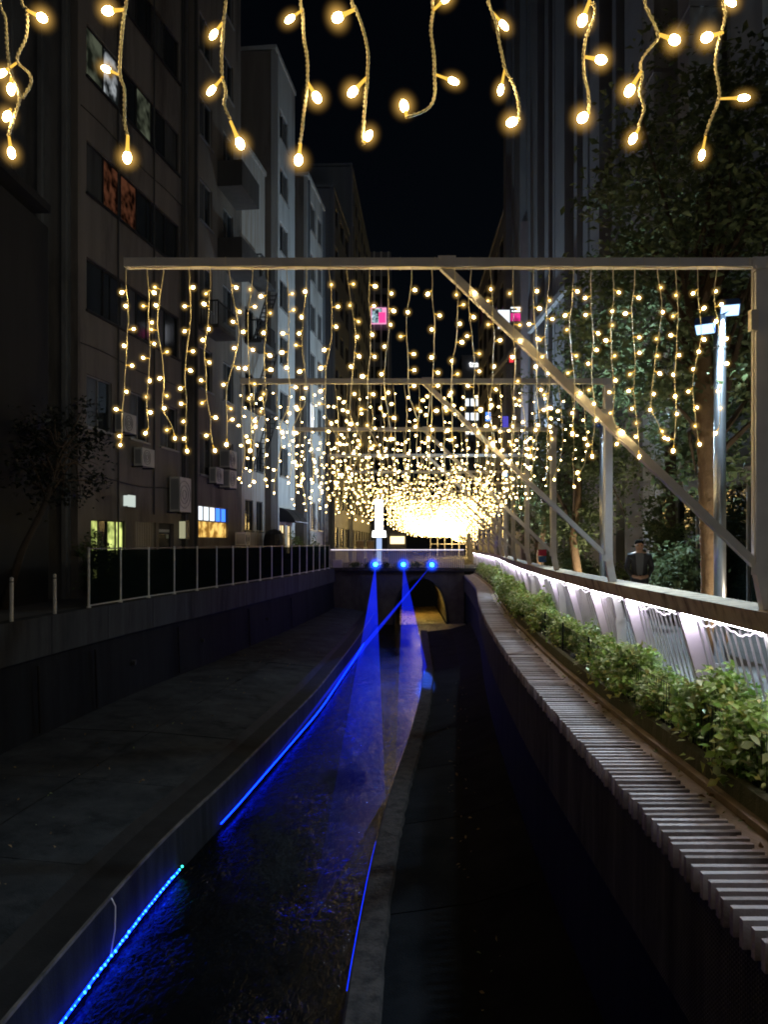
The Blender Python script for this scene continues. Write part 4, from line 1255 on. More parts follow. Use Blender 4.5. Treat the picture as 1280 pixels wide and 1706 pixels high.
# side wall that faces up-river, with a pilaster and pipes
FAs = Frame((-17, 22.19), (-9.3, 22.19))
g = MB(); FAs.box(g, 0, FAs.L - 0.23, -0.2, 0, 0, 27); g.build('side_wall', M['fac_grey'], tA)
for u in (5.4, 6.6, 7.3):
    g = MB(); FAs.box(g, u, u + (0.45 if u < 6 else 0.12), 0.002, 0.16, 0, 26.9); g.build('pilaster', M['fac_grey'], tA)
g = MB(); FA.box(g, L - 0.35, L - 0.22, 0.002, 0.13, 0.2, 26.9); g.build('downpipe', M['fac_dark'], tA)
for (u_, za, zb) in ((2.2, 0.4, 26.5), (4.65, 2.6, 26.0), (6.95, 0.2, 25.0)):
    g = MB(); q_ = [FA.M @ Vector((u_ + random.uniform(-.01, .01), 0.05, z)) for z in np.arange(za, zb, 1.7)]; g.tube(q_, 0.03, 6); g.build('conduit', M['fac_dark'], tA)
for z in (3.55, 7.4, 14.3):
    g = MB(); g.tube([FA.M @ Vector((u, 0.04, z + 0.05 * math.sin(u * 1.3))) for u in np.arange(0.1, L - 0.2, 0.5)], 0.016, 5); g.build('cable', M['black'], tA)
ac_unit(FA, 5.7, 0.12, 2.75, 0.95, 1.25, 'tall white air conditioner on the brown block above the slatted gate', 0.4)
ac_unit(FA, 3.1, 0.1, 4.15, 0.85, 0.6, 'grey air conditioner under the first floor windows of the brown block')
ac_unit(FA, 1.9, 0.1, 5.1, 0.8, 0.6, 'grey air conditioner beside the first floor window of the brown block')
t = thing('wall_sign', 'small blank white lit sign box on the brown block above the plants', 'sign', tuple(FA.M @ Vector((2.8, 0.1, 2.8))))
g = MB(); FA.box(g, 2.6, 3.1, 0.02, 0.16, 2.78, 3.16); g.build('box', M['frame_d'], t)
g = MB(); FA.box(g, 2.58, 3.08, 0.161, 0.17, 2.78, 3.16); FA.box(g, 2.575, 2.598, 0.02, 0.16, 2.8, 3.14); g.build('face', emit('sign_face_dim', (0.75, 0.85, 0.78), 0.55), t)
t = thing('wall_sign', 'narrow yellowish vertical sign on the corner of the brown block', 'sign', tuple(FA.M @ Vector((6.8, 0.1, 1.8))))
g = MB(); FA.box(g, 6.7, 7.0, 0.02, 0.3, 1.75, 2.45); g.build('box', M['frame_d'], t)
g = MB(); FA.box(g, 6.68, 6.698, 0.04, 0.28, 1.78, 2.42); g.build('face', emit('sign_face_yellow', (0.7, 0.68, 0.42), 0.35), t)
# --- building B: narrower, balconies
B0, B1 = (-8.15, 30.4), (-7.45, 36.0)
FB = Frame(B0, B1)
tB = thing('balcony_building', 'dark brown building with balconies and stacked air conditioners', 'building', (-11, 33, 0))
rowsB = [(1.85, 3.15, [(0.5, 3.9, 'shop')])]
for z in (4.4, 7.9, 11.3, 14.7, 18.1, 21.5, 25.0):
    rowsB.append((z, z + 1.7, [(0.6, 2.0, 0), (3.3, 4.6, 0)]))
facade(tB, FB, 29.5, rowsB, M['fac_brown'], back=7)
for z0, z1, ws in rowsB:
    for a, b, kd in ws:
        if kd == 'shop':
            w = window(tB, FB, a, b, 2.5, z1, [M['lit_pane'], M['lit_pane'], M['lit_pane'], M['lit_blue'], M['lit_blue']], M['frame_d'], 4, sill=False, label='lit white and blue shop transom')
            g = MB(); FB.box(g, a, b, -0.12, -0.1, z0, 2.49); g.build('shop_front', M['lit_gold'], tB)
        else:
            window(tB, FB, a, b, z0, z1, [GG, GL], M['frame_w'], 1)
balcony(tB, FB, 0.3, 2.4, 10.2); balcony(tB, FB, 2.6, 5.0, 13.6, 1.1, True); balcony(tB, FB, 2.6, 5.0, 16.9, 1.1, True)
ac_unit(FB, 2.6, 0.1, 4.0, 0.9, 0.75, 'lower of two stacked air conditioners on the balcony building', 0.45)
ac_unit(FB, 2.6, 0.1, 4.85, 0.9, 0.75, 'upper of two stacked air conditioners on the balcony building', 0.45)
ac_unit(FB, 1.4, 0.1, 4.1, 0.85, 0.65, 'air conditioner left of the stacked pair on the balcony building')
ac_unit(FB, 4.3, 0.2, 1.5, 0.6, 0.6, 'small white air conditioner just above the fence', 0.5)
g = MB(); FB.box(g, 0.05, 0.17, 0.002, 0.12, 0.2, 29.2); g.build('downpipe', M['fac_dark'], tB)
FBs = Frame((-15, 30.38), (-8.15, 30.38))
g = MB(); FBs.box(g, 0, FBs.L - 0.23, -0.2, 0, 0, 29.4); g.build('side_wall', M['fac_grey'], tB)
# --- building B2 lower with rust-stained white parapet
FB2 = Frame((-7.42, 36.05), (-6.95, 39.6))
tB2 = thing('stained_parapet_building', 'lower building with rust-stained white upper wall and fire escape', 'building', (-10, 38, 0))
rows = [(z, z + 1.5, [(0.5, 1.7, 0), (2.2, 3.2, 0)]) for z in (2.2, 5.2, 8.3, 11.4, 14.5)]
facade(tB2, FB2, 20.5, rows, M['fac_rust'], back=6)
for z0, z1, ws in rows:
    for a, b, _ in ws: window(tB2, FB2, a, b, z0, z1, GL, M['frame_d'], 1)
for z in (8.0, 11.1, 14.2): balcony(tB2, FB2, 0.4, 2.6, z, 0.85)
g = MB()
for z in (5.0, 8.1, 11.2):
    for n_ in (0.35, 0.85): g.bar(FB2.M @ Vector((0.6, n_, z)), FB2.M @ Vector((2.9, n_, z + 3.0)), 0.04, 0.10)
    for i in range(11): g.bar(FB2.M @ Vector((0.7 + 0.21 * i, 0.36, z + 0.13 + 0.273 * i)), FB2.M @ Vector((0.7 + 0.21 * i, 0.84, z + 0.13 + 0.273 * i)), 0.16, 0.02)
    for i in range(8):
        q = FB2.M @ Vector((0.6 + 2.3 * i / 8, 0.85, z + 3.0 * i / 8)); g.tube([q, q + Vector((0, 0, 0.9))], 0.015, 4)
g.build('fire_escape', M['frame_d'], tB2)
# --- C pale slim tower, front brown
FC = Frame((-6.48, 40.0), (-6.02, 44.1))
tC = thing('slim_pale_tower', 'tall slim building with pale lit river wall and brown front, fourth on the left bank', 'building', (-8.5, 42, 0))
rows = [(1.0, 2.6, [(0.9, 2.0, 'lit'), (2.4, 3.3, 'lit')])] + [(z, z + 1.6, [(0.9, 2.6, 0)]) for z in (5.2, 8.2, 11.2, 14.2, 17.2, 20.2, 23.2)]
facade(tC, FC, 27.3, rows, M['fac_pale'], back=4)
for z0, z1, ws in rows:
    for a, b, kd in ws: window(tC, FC, a, b, z0, z1, emit('lit_lantern_shop', (1.0, 0.75, 0.4), 1.1) if kd == 'lit' else [GL, GG], M['frame_d'] if kd == 'lit' else M['frame_w'], 1)
FCs = Frame((-10.4, 39.98), (-6.48, 39.98))
g = MB(); FCs.box(g, 0, FCs.L - 0.23, -0.2, 0, 0, 27.2); g.build('side_wall', M['fac_brown'], tC)
g = MB(); FCs.box(g, 1.0, 1.5, 0.002, 0.03, 24.2, 25.2); g.build('vent', M['fac_dark'], tC)
g = MB(); FC.box(g, 0.05, 0.2, 0.002, 0.14, 0.2, 27.1); FC.box(g, 0.3, 0.4, 0.002, 0.1, 0.2, 27.1); g.build('downpipe', M['fac_pale'], tC)
# --- D
FD = Frame((-5.42, 45.2), (-4.92, 50.0))
tD = thing('blue_pale_building', 'pale blue-lit building with square windows behind the slim tower', 'building', (-7.5, 47.5, 0))
rows = [(z, z + 1.7, [(0.8, 2.2, 0), (2.9, 4.2, 0)]) for z in (2.4, 5.4, 8.4, 11.4, 14.4, 17.4, 20.4)]
facade(tD, FD, 23.2, rows, M['fac_pale'], back=4)
for z0, z1, ws in rows:
    for i, (a, b, _) in enumerate(ws):
        lit = (7 < z0 < 9 and i == 0)
        window(tD, FD, a, b, z0, z1, M['lit_pane'] if lit else [GL, GG], M['frame_w'], 1, label='white lit window' if lit else None)
FDs = Frame((-9.2, 45.18), (-5.42, 45.18))
g = MB(); FDs.box(g, 0, FDs.L - 0.23, -0.2, 0, 0, 23.1); g.build('side_wall', M['fac_brown'], tD)
g = MB(); FD.box(g, 0.1, 0.22, 0.002, 0.12, 0.2, 23.0); FD.box(g, 4.4, 4.55, 0.002, 0.12, 0.2, 23.0); g.build('downpipe', M['fac_blue'], tD)
# --- E, two further dark blocks
for (p0, p1, H, lab, mt, n) in (((-4.95, 57.0), (-4.3, 66.0), 28.0, 'dark blue-grey block beyond the bridge on the left', 'fac_blue', 9), ((-4.2, 67.0), (-3.4, 88.0), 34.5, 'farthest tall dark block closing the left row', 'fac_blue', 11)):
    F = Frame(p0, p1)
    t = thing('dark_office_block', lab, 'building', (p0[0] - 3, (p0[1] + p1[1]) / 2, 0))
    rows = []
    nb_ = int(F.L // 3)
    for i in range(n):
        z = 1.2 + i * 3.05
        rows.append((z, z + 1.6, [(0.6 + j * 3.0, 2.6 + j * 3.0, 0) for j in range(nb_)]))
    facade(t, F, H, rows, M[mt], back=6)
    for i, (z0, z1, ws) in enumerate(rows):
        for j, (a, b, _) in enumerate(ws):
            window(t, F, a, b, z0, z1, [GL, GG], M['frame_d'], 1, sill=False)
    Fs = Frame((p0[0] - 6, p0[1] - 0.02), p0)
    g = MB(); Fs.box(g, 0, Fs.L - 0.23, -0.2, 0, 0, H - 0.1); g.build('side_wall', M[mt], t)
    for u in (0.2, F.L - 0.3):
        g = MB(); F.box(g, u, u + 0.12, 0.002, 0.12, 0.1, H - 0.1); g.build('downpipe', M['frame_w'], t)

# ------------------------------------------------------------------ glass fence on the left bank
fe = thing('glass_fence', 'dark glass panel fence with pale posts along the left bank', 'fence', (LW(22) - 0.15, 22, 0))
M['post_w'] = mat('fence_post_paint', (0.7, 0.7, 0.68), 0.6, c2=(0.5, 0.5, 0.48), scale=8)
M['fence_glass'] = mat('fence_glass', (0.006, 0.011, 0.009), 0.35, alpha=0.8, spec=0.0)
M['fence_glass'].node_tree.nodes['Principled BSDF'].inputs['IOR'].default_value = 1.02
fy = [19.1 + 1.72 * i for i in range(18)]
for i, y in enumerate(fy):
    x = LW(y) - 0.15
    g = MB(); g.tube([(x, y, 0), (x, y, 1.50)], 0.032, 8); g.tube([(x, y, 0.0), (x, y, 0.03)], 0.06, 8)
    g.build('post', M['post_w'], fe)
    if i < len(fy) - 1:
        y2 = fy[i + 1]; x2 = LW(y2) - 0.15
        g = MB(); g.bar((x, y + 0.05, 0.75), (x2, y2 - 0.05, 0.75), 0.012, 1.34); g.build('panel', M['fence_glass'], fe)
        g = MB(); g.bar((x, y + 0.03, 1.465), (x2, y2 - 0.03, 1.465), 0.03, 0.03); g.build('top_rail', M['frame_d'], fe)
        g = MB(); g.bar((x, y + 0.03, 0.05), (x2, y2 - 0.03, 0.05), 0.03, 0.02); g.build('bottom_rail', M['post_w'], fe)
for i, y in enumerate((15.75, 17.45)):
    x = LW(y) - 0.12
    t = thing('short_post', f'short pale round-topped post on the left bank, {("leftmost in view", "just before the glass fence")[i]}', 'post', (x, y, 0), 'short posts on the left bank')
    g = MB(); g.tube([(x, y, 0), (x, y, 0.86)], 0.038, 10); g.ball((x, y, 0.87), 0.04, 10, 6); g.build('shaft', M['post_w'], t)
    g = MB(); g.tube([(x, y, 0.80), (x, y, 0.82)], 0.043, 10); g.build('ring', M['black'], t)
# plants and a leaning tree on the left street
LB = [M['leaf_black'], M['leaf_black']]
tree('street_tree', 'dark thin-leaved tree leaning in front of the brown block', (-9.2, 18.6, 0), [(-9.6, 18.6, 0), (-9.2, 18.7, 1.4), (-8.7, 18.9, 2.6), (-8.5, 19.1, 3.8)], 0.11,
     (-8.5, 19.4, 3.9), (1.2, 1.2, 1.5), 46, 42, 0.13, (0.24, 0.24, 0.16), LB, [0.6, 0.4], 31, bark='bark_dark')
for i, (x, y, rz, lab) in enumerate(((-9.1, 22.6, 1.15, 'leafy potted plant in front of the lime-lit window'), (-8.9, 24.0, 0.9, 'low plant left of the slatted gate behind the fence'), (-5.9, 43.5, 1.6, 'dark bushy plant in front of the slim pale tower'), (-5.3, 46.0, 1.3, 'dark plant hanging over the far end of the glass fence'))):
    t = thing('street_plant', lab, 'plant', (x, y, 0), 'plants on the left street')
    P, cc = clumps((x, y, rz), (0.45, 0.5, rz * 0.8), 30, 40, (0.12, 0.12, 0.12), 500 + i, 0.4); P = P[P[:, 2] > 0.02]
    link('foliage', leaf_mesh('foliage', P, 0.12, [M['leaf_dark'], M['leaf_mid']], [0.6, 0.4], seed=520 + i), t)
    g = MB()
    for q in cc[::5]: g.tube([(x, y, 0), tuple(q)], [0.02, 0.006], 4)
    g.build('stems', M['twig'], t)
# round water tank and banner by the far fence
t = thing('water_tank', 'round-topped dark tank behind the glass fence', 'tank', (-6.6, 39.0, 0))
g = MB(); pr = [(0.55, 0), (0.55, 1.75), (0.48, 2.05), (0.3, 2.25), (0.05, 2.32)]
g.tube([(-6.35, 38.9, z) for r_, z in pr], [r_ for r_, z in pr], 14); g.build('shell', M['frame_d'], t)
g = MB()
for z in (0.6, 1.3): g.tube([(-6.35, 38.9, z), (-6.35, 38.9, z + 0.05)], 0.565, 14)
g.build('bands', M['steel'], t)
t = thing('banner_sign', 'tall narrow white banner sign near the bridge on the left', 'sign', (-4.95, 50.3, 0))
g = MB(); g.tube([(-5.3, 50.4, 0), (-5.3, 50.4, 4.1)], 0.03, 6); g.build('pole', M['steel'], t)
g = MB(); g.box(-5.25, -4.68, 50.38, 50.42, 1.7, 4.0); g.build('cloth', mat('banner_cloth', (0.5, 0.5, 0.48), 0.8, c2=(0.18, 0.18, 0.18), scale=2.2), t)
# hanging lanterns and awnings at the pale tower's shops
for i, (u, z) in enumerate(((1.0, 2.75), (2.5, 2.75))):
    t = thing('shop_awning', ('dark curved awning over the left lit shop of the slim pale tower', 'dark awning over the right lit shop of the slim pale tower')[i], 'awning', tuple(FC.M @ Vector((u, 0.4, z))))
    g = MB()
    pts = [(0.0, 0.75), (0.25, 0.68), (0.5, 0.5), (0.75, 0.2), (0.85, 0.0)]
    g.strip([[FC.M @ Vector((u - 0.2, n + 0.01, z + h)) for n, h in pts], [FC.M @ Vector((u + 1.2, n + 0.01, z + h)) for n, h in pts]])
    g.strip([[FC.M @ Vector((u - 0.2, n + 0.01, z + h)) for n, h in pts], [FC.M @ Vector((u - 0.2, n + 0.01, z - 0.02)) for n, h in pts]])
    g.build('canopy', M['frame_d'], t)
    g = MB(); g.tube([FC.M @ Vector((u - 0.2, 0.86, z)), FC.M @ Vector((u + 1.2, 0.86, z))], 0.025, 6); g.build('front_bar', M['steel'], t)

# ------------------------------------------------------------------ right tower and podium
TX = 8.2
tT = thing('grey_fin_tower', 'huge grey tower with vertical stone fins on the right', 'building', (20, 40, 0))
F = Frame((TX, 59.0), (TX, 19.0))      # u runs towards the camera, n points to the river
g = MB(); F.box(g, 0, F.L, -14, -0.45, 0, 55); g.build('core', M['tower_dark'], tT)
u = 0.2; i = 0
widths = [1.5, 0.5, 2.0, 0.7, 0.5, 1.8, 0.6, 1.1, 0.5, 2.2, 0.6, 0.9]
while u < F.L - 2.5:
    w = widths[i % 12]
    g = MB(); F.box(g, u, u + w, -0.44, 0.25 if i % 3 == 0 else 0.05, 0, 55); g.build('fin', M['tower'], tT)
    g = MB()
    for z in np.arange(4.5, 54, 4.2):
        g = MB(); F.box(g, u + w + 0.03, u + w + 1.12, -0.445, -0.40, z + 0.03, z + 4.16); g.build('glass_panel', M['glass_dark'], tT)
    u += w + 1.15; i += 1
g = MB(); F.box(g, F.L, F.L + 0.2, -14, 0.1, 0, 55); g.build('end_wall', M['tower'], tT)
g = MB(); F.box(g, -0.22, -0.01, -0.3, 0.02, 25.5, 36); g.build('edge_light', emit('tower_edge_light', (0.22, 0.45, 0.9), 0.75), tT, label='vertical blue-white light strip on the tower corner')
g = MB(); g.bar((TX - 0.35, 36.0, 13.6), (TX - 0.35, 70, 16.2), 0.25, 0.30); g.build('diagonal_strut', M['tower'], tT)
t = thing('podium_building', 'lower dark building behind the grey tower at the bend', 'building', (15, 70, 0))
F = Frame((TX, 80.0), (TX, 59.4))
rows = [(z, z + 2.4, [(0.8 + 4 * j, 3.6 + 4 * j, 0) for j in range(5)]) for z in np.arange(2, 25, 3.6)]
facade(t, F, 27.6, rows, M['tower'], back=10)
for z0, z1, ws in rows:
    for a, b, _ in ws: window(t, F, a, b, z0, z1, [GL, GL, GG], M['frame_d'], 2, sill=False)
# pinkish slim column by the tower
t = thing('slim_column', 'slim pinkish column standing in front of the grey tower', 'column', (7.55, 46.5, 0))
g = MB(); g.box(7.35, 7.75, 46.3, 46.7, 0, 21.0); g.build('shaft', mat('pink_stone', (0.30, 0.24, 0.25), 0.8, c2=(0.26, 0.21, 0.22), scale=2), t)
g = MB(); g.add([(7.35, 46.3, 21.0), (7.75, 46.3, 21.0), (7.75, 46.7, 21.0), (7.35, 46.7, 21.0), (7.70, 46.4, 21.8), (7.75, 46.6, 21.8)], [(0, 1, 4), (1, 2, 5, 4), (2, 3, 5), (3, 0, 4, 5)]); g.build('cap', M['tower'], t)
# glass storefront behind the promenade
M['store_glass'] = mat('storefront_glass', (0.008, 0.014, 0.013), 0.03)
t = thing('glass_storefront', 'dark glass storefront behind the trees mirroring the golden lights', 'building', (7.2, 15, 0))
F = Frame((6.6, 19.6), (6.6, 9.5))
g = MB(); F.box(g, 0, F.L, -1.2, -0.12, 0.0, 2.75); g.build('core', M['tower_dark'], t)
u = 0.0
while u < F.L - 0.5:
    g = MB(); F.box(g, u + 0.035, u + 1.215, -0.06, -0.045, 0.06, 2.7); g.build('pane', M['store_glass'], t)
    g = MB(); F.box(g, u - 0.02, u + 0.03, -0.11, 0.0, 0.0, 2.75); g.build('mullion', M['frame_w'], t)
    u += 1.25
g = MB(); F.box(g, -0.05, F.L, -1.3, 0.06, 2.753, 3.05); g.build('fascia', M['tower'], t)
# pale columns of the building behind the trees
for i, (y, w) in enumerate(((22.4, 1.0), (19.6, 0.8), (15.0, 0.7), (12.6, 0.6))):
    t = thing('concrete_column', ('pale concrete column glimpsed through the tall dark tree', 'pale column beside the storefront end', 'pale column rising behind the ringed tree', 'pale column at the right edge behind the leaves')[i], 'column', (7.6, y, 0), 'pale columns behind the trees')
    g = MB(); g.box(7.25, 7.25 + w, y - w / 2, y + w / 2, 0, 40); g.build('shaft', M['fac_pale'], t)
    g = MB()
    for z in (3.3, 9.0, 15.0, 21.0): g.box(7.22, 7.28 + w, y - w / 2 - 0.03, y + w / 2 + 0.03, z, z + 0.12)
    g.build('joint_bands', M['tower'], t)

# ------------------------------------------------------------------ far towers and signs
M['far_wall'] = mat('far_tower_wall', (0.10, 0.11, 0.13), 0.7, c2=(0.14, 0.15, 0.17), scale=0.2, streak=True)
t = thing('far_grey_tower', 'far grey tower with vertical mullions in the gap on the left', 'building', (-6, 170, 0))
g = MB(); g.box(-12.5, -1.9, 170, 184, 0, 66); g.build('wall', M['far_wall'], t)
for j in range(7):
    x = -12.0 + j * 1.55
    g = MB(); g.box(x, x + 0.35, 169.7, 169.99, 0, 66); g.build('mullion', M['fac_pale'], t)
for j in range(6):
    for z in np.arange(6, 63, 4.0):
        x = -12.0 + j * 1.55
        g = MB(); g.box(x + 0.4, x + 1.5, 169.90, 169.98, z, z + 2.6); g.build('window', M['glass_dark'] if (j * 7 + int(z)) % 5 else M['glass_grey'], t)
t = thing('billboard_screen', 'lit pink and white billboard screen on the far grey tower', 'screen', (-4.5, 169, 50))
g = MB(); g.box(-6.3, -2.9, 169.0, 169.3, 49.8, 53.4); g.build('frame', emit('screen_rim', (0.9, 0.35, 0.6), 0.8), t)
g = MB(); g.box(-6.1, -3.9, 168.85, 168.99, 50.0, 53.2); g.build('picture', emit('screen_picture', (0.55, 0.8, 0.9), 0.8, (0.9, (0.01, 0.02, 0.03))), t)
g = MB(); g.box(-4.6, -3.1, 168.8, 168.84, 50.0, 52.3); g.build('panel', emit('screen_pink', (0.95, 0.06, 0.3), 0.9), t)
t = thing('lit_window_tower', 'far dark tower with rows of lit white windows and a lettered sign', 'building', (21, 200, 0))
g = MB(); g.box(16.2, 27.5, 200, 214, 0, 50.5); g.build('wall', M['far_wall'], t)
for r_, z in enumerate(np.arange(4.0, 44.5, 3.7)):
    for j in range(5):
        x = 17.2 + j * 1.35
        lit = z > 27 and not (r_ % 4 == 2 and j < 3)
        g = MB(); g.box(x, x + 0.85, 199.9, 199.98, z, z + 1.9); g.build('window', M['lit_pane'] if lit else M['glass_grey'], t)
def text_mesh(s, size, mt, parent, loc, rot, name='lettering', offset=0.02):
    cu = bpy.data.curves.new(name, 'FONT'); cu.body = s; cu.size = size; cu.extrude = 0.02; cu.offset = offset
    o = bpy.data.objects.new(name, cu); COL.objects.link(o)
    dg = bpy.context.evaluated_depsgraph_get(); me = bpy.data.meshes.new_from_object(o.evaluated_get(dg))
    bpy.data.objects.remove(o)
    me.materials.clear(); me.materials.append(mt)
    q = link(name, me, parent, loc=loc, rot=rot); q.matrix_parent_inverse = PLOC[parent.name]
    return q
text_mesh('trans', 2.1, emit('sign_white', (0.95, 0.97, 1.0), 1.4), t, (18.1, 199.5, 47.4), (R(90), 0, 0), offset=0.06)
sg = [((7.2, 50.0, 16.0), 0.95, 1.0, (1.0, 0.05, 0.35), 0.9, 'pink and white lit sign panel on the grey tower', 1), ((6.4, 50.3, 15.6), 0.85, 1.3, (0.85, 0.9, 1.0), 0.9, 'tilted blue-white lit sign beside the pink sign', 0), ((7.25, 51.0, 13.55), 0.36, 0.5, (0.9, 0.03, 0.06), 0.8, 'small red lit sign below the pink sign', 0), ((6.9, 62, 11.4), 0.5, 0.8, (0.1, 0.3, 1.0), 1.0, 'small blue lit sign on the podium building', 0), ((7.4, 55.5, 9.9), 0.5, 0.9, (0.12, 0.10, 0.7), 0.5, 'dim violet lit sign low on the grey tower', 0)]
for (c, w, h, colr, s, lab, two) in sg:
    t = thing('projecting_sign', lab, 'sign', c, 'lit signs on the right')
    g = MB(); g.box(c[0], c[0] + w, c[1], c[1] + 0.25, c[2], c[2] + h); g.bar((c[0] + w, c[1] + 0.12, c[2] + h / 2), (TX, c[1] + 0.12, c[2] + h / 2), 0.08, 0.08); g.build('box', M['frame_d'], t)
    g = MB(); g.box(c[0] + 0.04, c[0] + w - 0.04, c[1] - 0.03, c[1] - 0.005, c[2] + 0.04, c[2] + h * (0.55 if two else 0.96)); g.build('face', emit('sign_' + lab[:6], colr, s, (2.0, tuple(0.3 * q for q in colr)) if two else None), t)
    if two:
        g = MB(); g.box(c[0] + 0.04, c[0] + w - 0.04, c[1] - 0.03, c[1] - 0.005, c[2] + h * 0.86, c[2] + h * 0.95); g.box(c[0] + 0.1, c[0] + w - 0.3, c[1] - 0.03, c[1] - 0.005, c[2] + h * 0.64, c[2] + h * 0.74); g.build('white_bars', M['lit_pane'], t)
# glowing white pylon beyond the bridge
t = thing('sign_pylon', 'glowing white sign pylon standing beyond the bridge', 'sign', (-1.45, 58, 0))
g = MB(); g.box(-1.85, -1.25, 58, 58.3, 2.6, 4.9); g.build('light_box', emit('pylon_white', (0.95, 0.9, 1.0), 2.2), t)
g = MB(); g.box(-1.75, -1.35, 58.02, 58.28, -0.03, 2.0); g.build('stem', emit('pylon_stem', (0.45, 0.6, 0.95), 0.7), t)
g = MB(); g.tube([(-1.55, 58.1, 2.05), (-1.55, 58.1, 2.55)], [0.55, 0.5], 14); g.build('drum', emit('pylon_drum', (1, 1, 0.95), 2.0), t)
t = thing('lit_kiosk', 'low kiosk with a warm lit front behind the bridge parapet', 'kiosk', (-0.2, 62, 0))
g = MB(); g.box(-0.9, 0.55, 62, 64, 0, 2.6); g.build('body', M['fac_dark'], t)
g = MB(); g.box(-0.75, 0.4, 61.9, 61.98, 1.55, 2.15); g.build('lit_front', emit('kiosk_warm', (1.0, 0.75, 0.35), 1.8), t)
g = MB(); g.box(-1.0, 0.65, 61.7, 64.1, 2.6, 2.75); g.build('roof', M['fac_dark'], t)
for i, x in enumerate((-2.9, -2.15)):
    t = thing('street_cabinet', ('brown street cabinet behind the bridge parapet on the left', 'brown street cabinet beside the glowing pylon')[i], 'box', (x, 56.5, 0))
    g = MB(); g.box(x - 0.25, x + 0.25, 56.4, 56.8, -0.03, 1.75); g.build('body', M['cap'], t)
    g = MB(); g.box(x - 0.28, x + 0.28, 56.36, 56.84, 1.753, 1.80); g.build('lid', M['steel'], t)
# small coloured panel on the promenade
t = thing('striped_signboard', 'small red white and blue panel standing among the bushes', 'sign', (4.95, 26.5, 0))
g = MB(); g.tube([(4.92, 26.5, 0), (4.92, 26.5, 1.6)], 0.03, 6); g.build('post', M['steel'], t)
for z, cc_, nm in ((0.95, (0.05, 0.15, 0.45), 'blue_band'), (1.17, (0.55, 0.03, 0.10), 'red_band'), (1.39, (0.75, 0.75, 0.75), 'white_band')):
    g = MB(); g.box(4.78, 5.06, 26.44, 26.465, z, z + 0.21); g.build(nm, mat('panel_' + nm, cc_, 0.6), t)

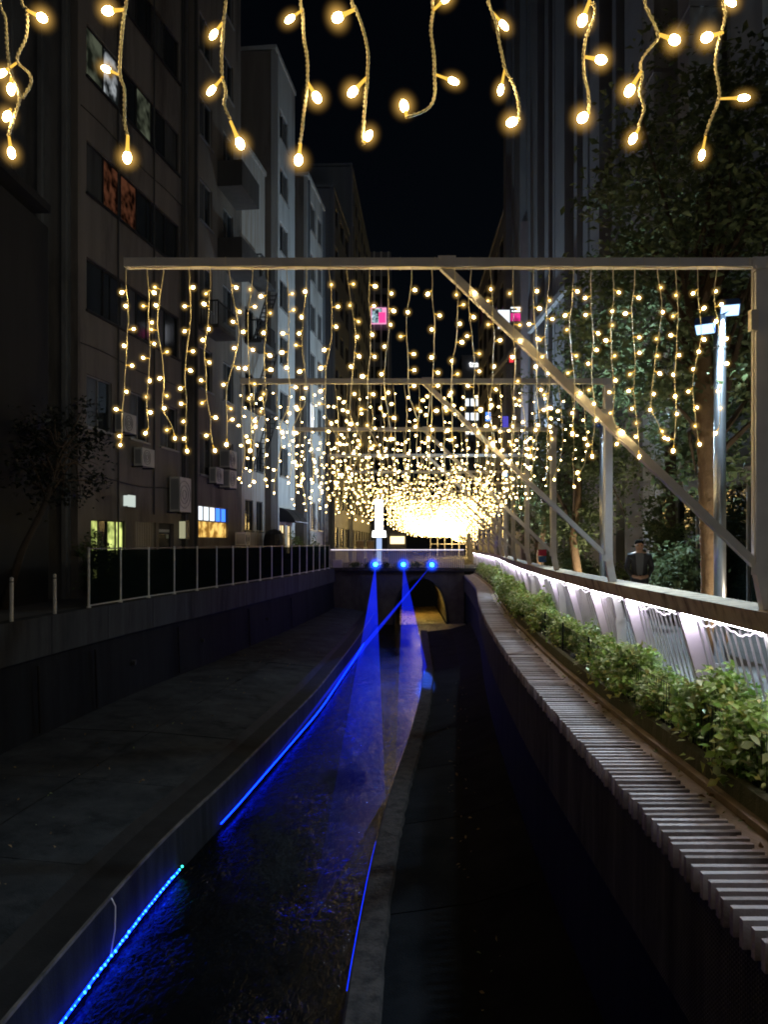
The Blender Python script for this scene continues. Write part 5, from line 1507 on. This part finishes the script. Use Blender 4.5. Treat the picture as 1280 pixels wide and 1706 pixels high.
# ------------------------------------------------------------------ the standing person
def person(loc, facing):
    V = []; E = []; RD = []
    def v(p, r, parent=None):
        V.append(p); RD.append(r)
        if parent is not None: E.append((parent, len(V) - 1))
        return len(V) - 1
    pel = v((0, 0, 0.90), (0.155, 0.11))
    wst = v((0, 0, 1.05), (0.15, 0.105), pel)
    chs = v((0, -0.005, 1.23), (0.175, 0.115), wst)
    sh = v((0, 0.0, 1.36), (0.15, 0.095), chs)
    nk = v((0, -0.005, 1.43), (0.055, 0.055), sh)
    jw = v((0, -0.025, 1.49), (0.066, 0.08), nk)
    hd = v((0, -0.015, 1.555), (0.076, 0.095), jw)
    tp = v((0, -0.005, 1.61), (0.06, 0.075), hd)
    v((0, -0.115, 1.525), (0.014, 0.016), hd)      # nose
    for s in (-1, 1):
        v((s * 0.082, 0.005, 1.54), (0.012, 0.02), hd)   # ears
        a = v((s * 0.175, 0.0, 1.355), (0.075, 0.075), sh)
        b = v((s * 0.235, 0.01, 1.12), (0.056, 0.056), a)
        c = v((s * 0.15, -0.15, 0.98), (0.042, 0.042), b)
        w = v((s * 0.075, -0.215, 0.955), (0.028, 0.034), c)
        pm = v((s * 0.035, -0.235, 0.95), (0.022, 0.036), w)
        for k in range(4):
            f = v((s * (0.0 + 0.002 * k), -0.25, 0.975 - 0.019 * k), (0.009, 0.009), pm)
            v((-s * (0.024 - 0.004 * abs(k - 1)), -0.243, 0.972 - 0.019 * k), (0.008, 0.008), f)
        v((s * 0.028, -0.228, 0.995), (0.010, 0.010), pm)
        h = v((s * 0.09, 0.0, 0.84), (0.092, 0.10), pel)
        kn = v((s * 0.10, -0.01, 0.47), (0.062, 0.066), h)
        an = v((s * 0.105, 0.015, 0.09), (0.042, 0.046), kn)
        hl = v((s * 0.105, 0.0, 0.045), (0.042, 0.042), an)
        v((s * 0.12, -0.16, 0.032), (0.042, 0.030), hl)
    me = bpy.data.meshes.new('person'); me.from_pydata(V, E, [])
    o = bpy.data.objects.new('person_tmp', me); COL.objects.link(o)
    m = o.modifiers.new('skin', 'SKIN')
    if not me.skin_vertices:
        bpy.context.view_layer.objects.active = o
    sv = me.skin_vertices[0].data
    for i, r in enumerate(RD):
        sv[i].radius = r; sv[i].use_root = (i == 0)
    s2 = o.modifiers.new('sub', 'SUBSURF'); s2.levels = 2; s2.render_levels = 2
    dg = bpy.context.evaluated_depsgraph_get(); em = bpy.data.meshes.new_from_object(o.evaluated_get(dg))
    bpy.data.objects.remove(o)
    for mt in (mat('jacket_dark', (0.018, 0.02, 0.028), 0.8, c2=(0.03, 0.032, 0.04), scale=9, bump=0.4, bscale=18), mat('trousers_dark', (0.02, 0.021, 0.026), 0.85), mat('skin', (0.36, 0.22, 0.15), 0.55), mat('shoes', (0.015, 0.015, 0.015), 0.5), mat('shirt_grey', (0.10, 0.11, 0.13), 0.8)):
        em.materials.append(mt)
    for p in em.polygons:
        c = p.center
        if c.z > 1.41: k = 2
        elif c.y < -0.19 and c.z > 0.85: k = 2
        elif c.z < 0.075: k = 3
        elif c.z < 0.88: k = 1
        elif abs(c.x) < 0.05 and c.y < -0.05 and c.z > 0.98: k = 4
        else: k = 0
        p.material_index = k; p.use_smooth = True
    t = thing('person', 'person in a dark jacket standing behind the railing with hands together', 'person', loc)
    t.rotation_euler = (0, 0, facing)
    b = bpy.data.objects.new('body', em); COL.objects.link(b); b.parent = t
    g = MB()
    r = random.Random(3)
    g.ball((0, 0.022, 1.596), 0.082, 16, 12, stretch=0.86)
    for i in range(50):
        a = r.uniform(0, 2 * math.pi)
        front = math.sin(a) < -0.5
        x = 0.074 * math.cos(a); y = (0.086 if math.sin(a) > 0 else 0.078) * math.sin(a) + 0.008
        g.tube([(x * 0.6, y * 0.6, 1.66), (x * 0.98, y * 0.98, 1.62), (x * 1.0, y * 1.0, 1.60 if front else 1.52)], [0.008, 0.008, 0.004], 5)
    hme = g.mesh('hair', mat('hair_black', (0.008, 0.007, 0.006), 0.9, spec=0.05), True)
    h = bpy.data.objects.new('hair', hme); COL.objects.link(h); h.parent = t
    for s in (-1, 1):
        g = MB(); g.ball((s * 0.032, -0.098, 1.555), 0.010, 8, 6); q = bpy.data.objects.new('eye', g.mesh('eye', M['black'])); COL.objects.link(q); q.parent = t
    g = MB(); g.box(-0.022, 0.022, -0.108, -0.095, 1.484, 1.491); q = bpy.data.objects.new('mouth', g.mesh('mouth', mat('lips', (0.25, 0.10, 0.09), 0.5))); COL.objects.link(q); q.parent = t
person((4.62, 14.8, 0.0), R(-12))
# ------------------------------------------------------------------ fallen leaves on ledge and banks
pts = []
for i in range(420):
    y = 3 + 24 * random.random() ** 1.5
    if i % 3 == 0: pts.append((RW(y) + random.uniform(0.45, 0.62), y, -0.393))
    elif i % 3 == 1: pts.append((LW(y + 6) + random.uniform(0.2, 3.4), y + 6, -2.60))
    else: pts.append((RW(y) - random.uniform(0.1, 1.1), y, -3.28))
fl = link('fallen_leaves', leaf_mesh('fallen_leaves', pts, 0.06, [mat('dead_leaf', (0.16, 0.10, 0.05), 0.9, c2=(0.24, 0.17, 0.08), scale=9), M['leaf_mid']], [0.8, 0.2], seed=77))
fl['kind'] = 'stuff'; fl['label'] = 'fallen leaves scattered on the ledge and canal banks'
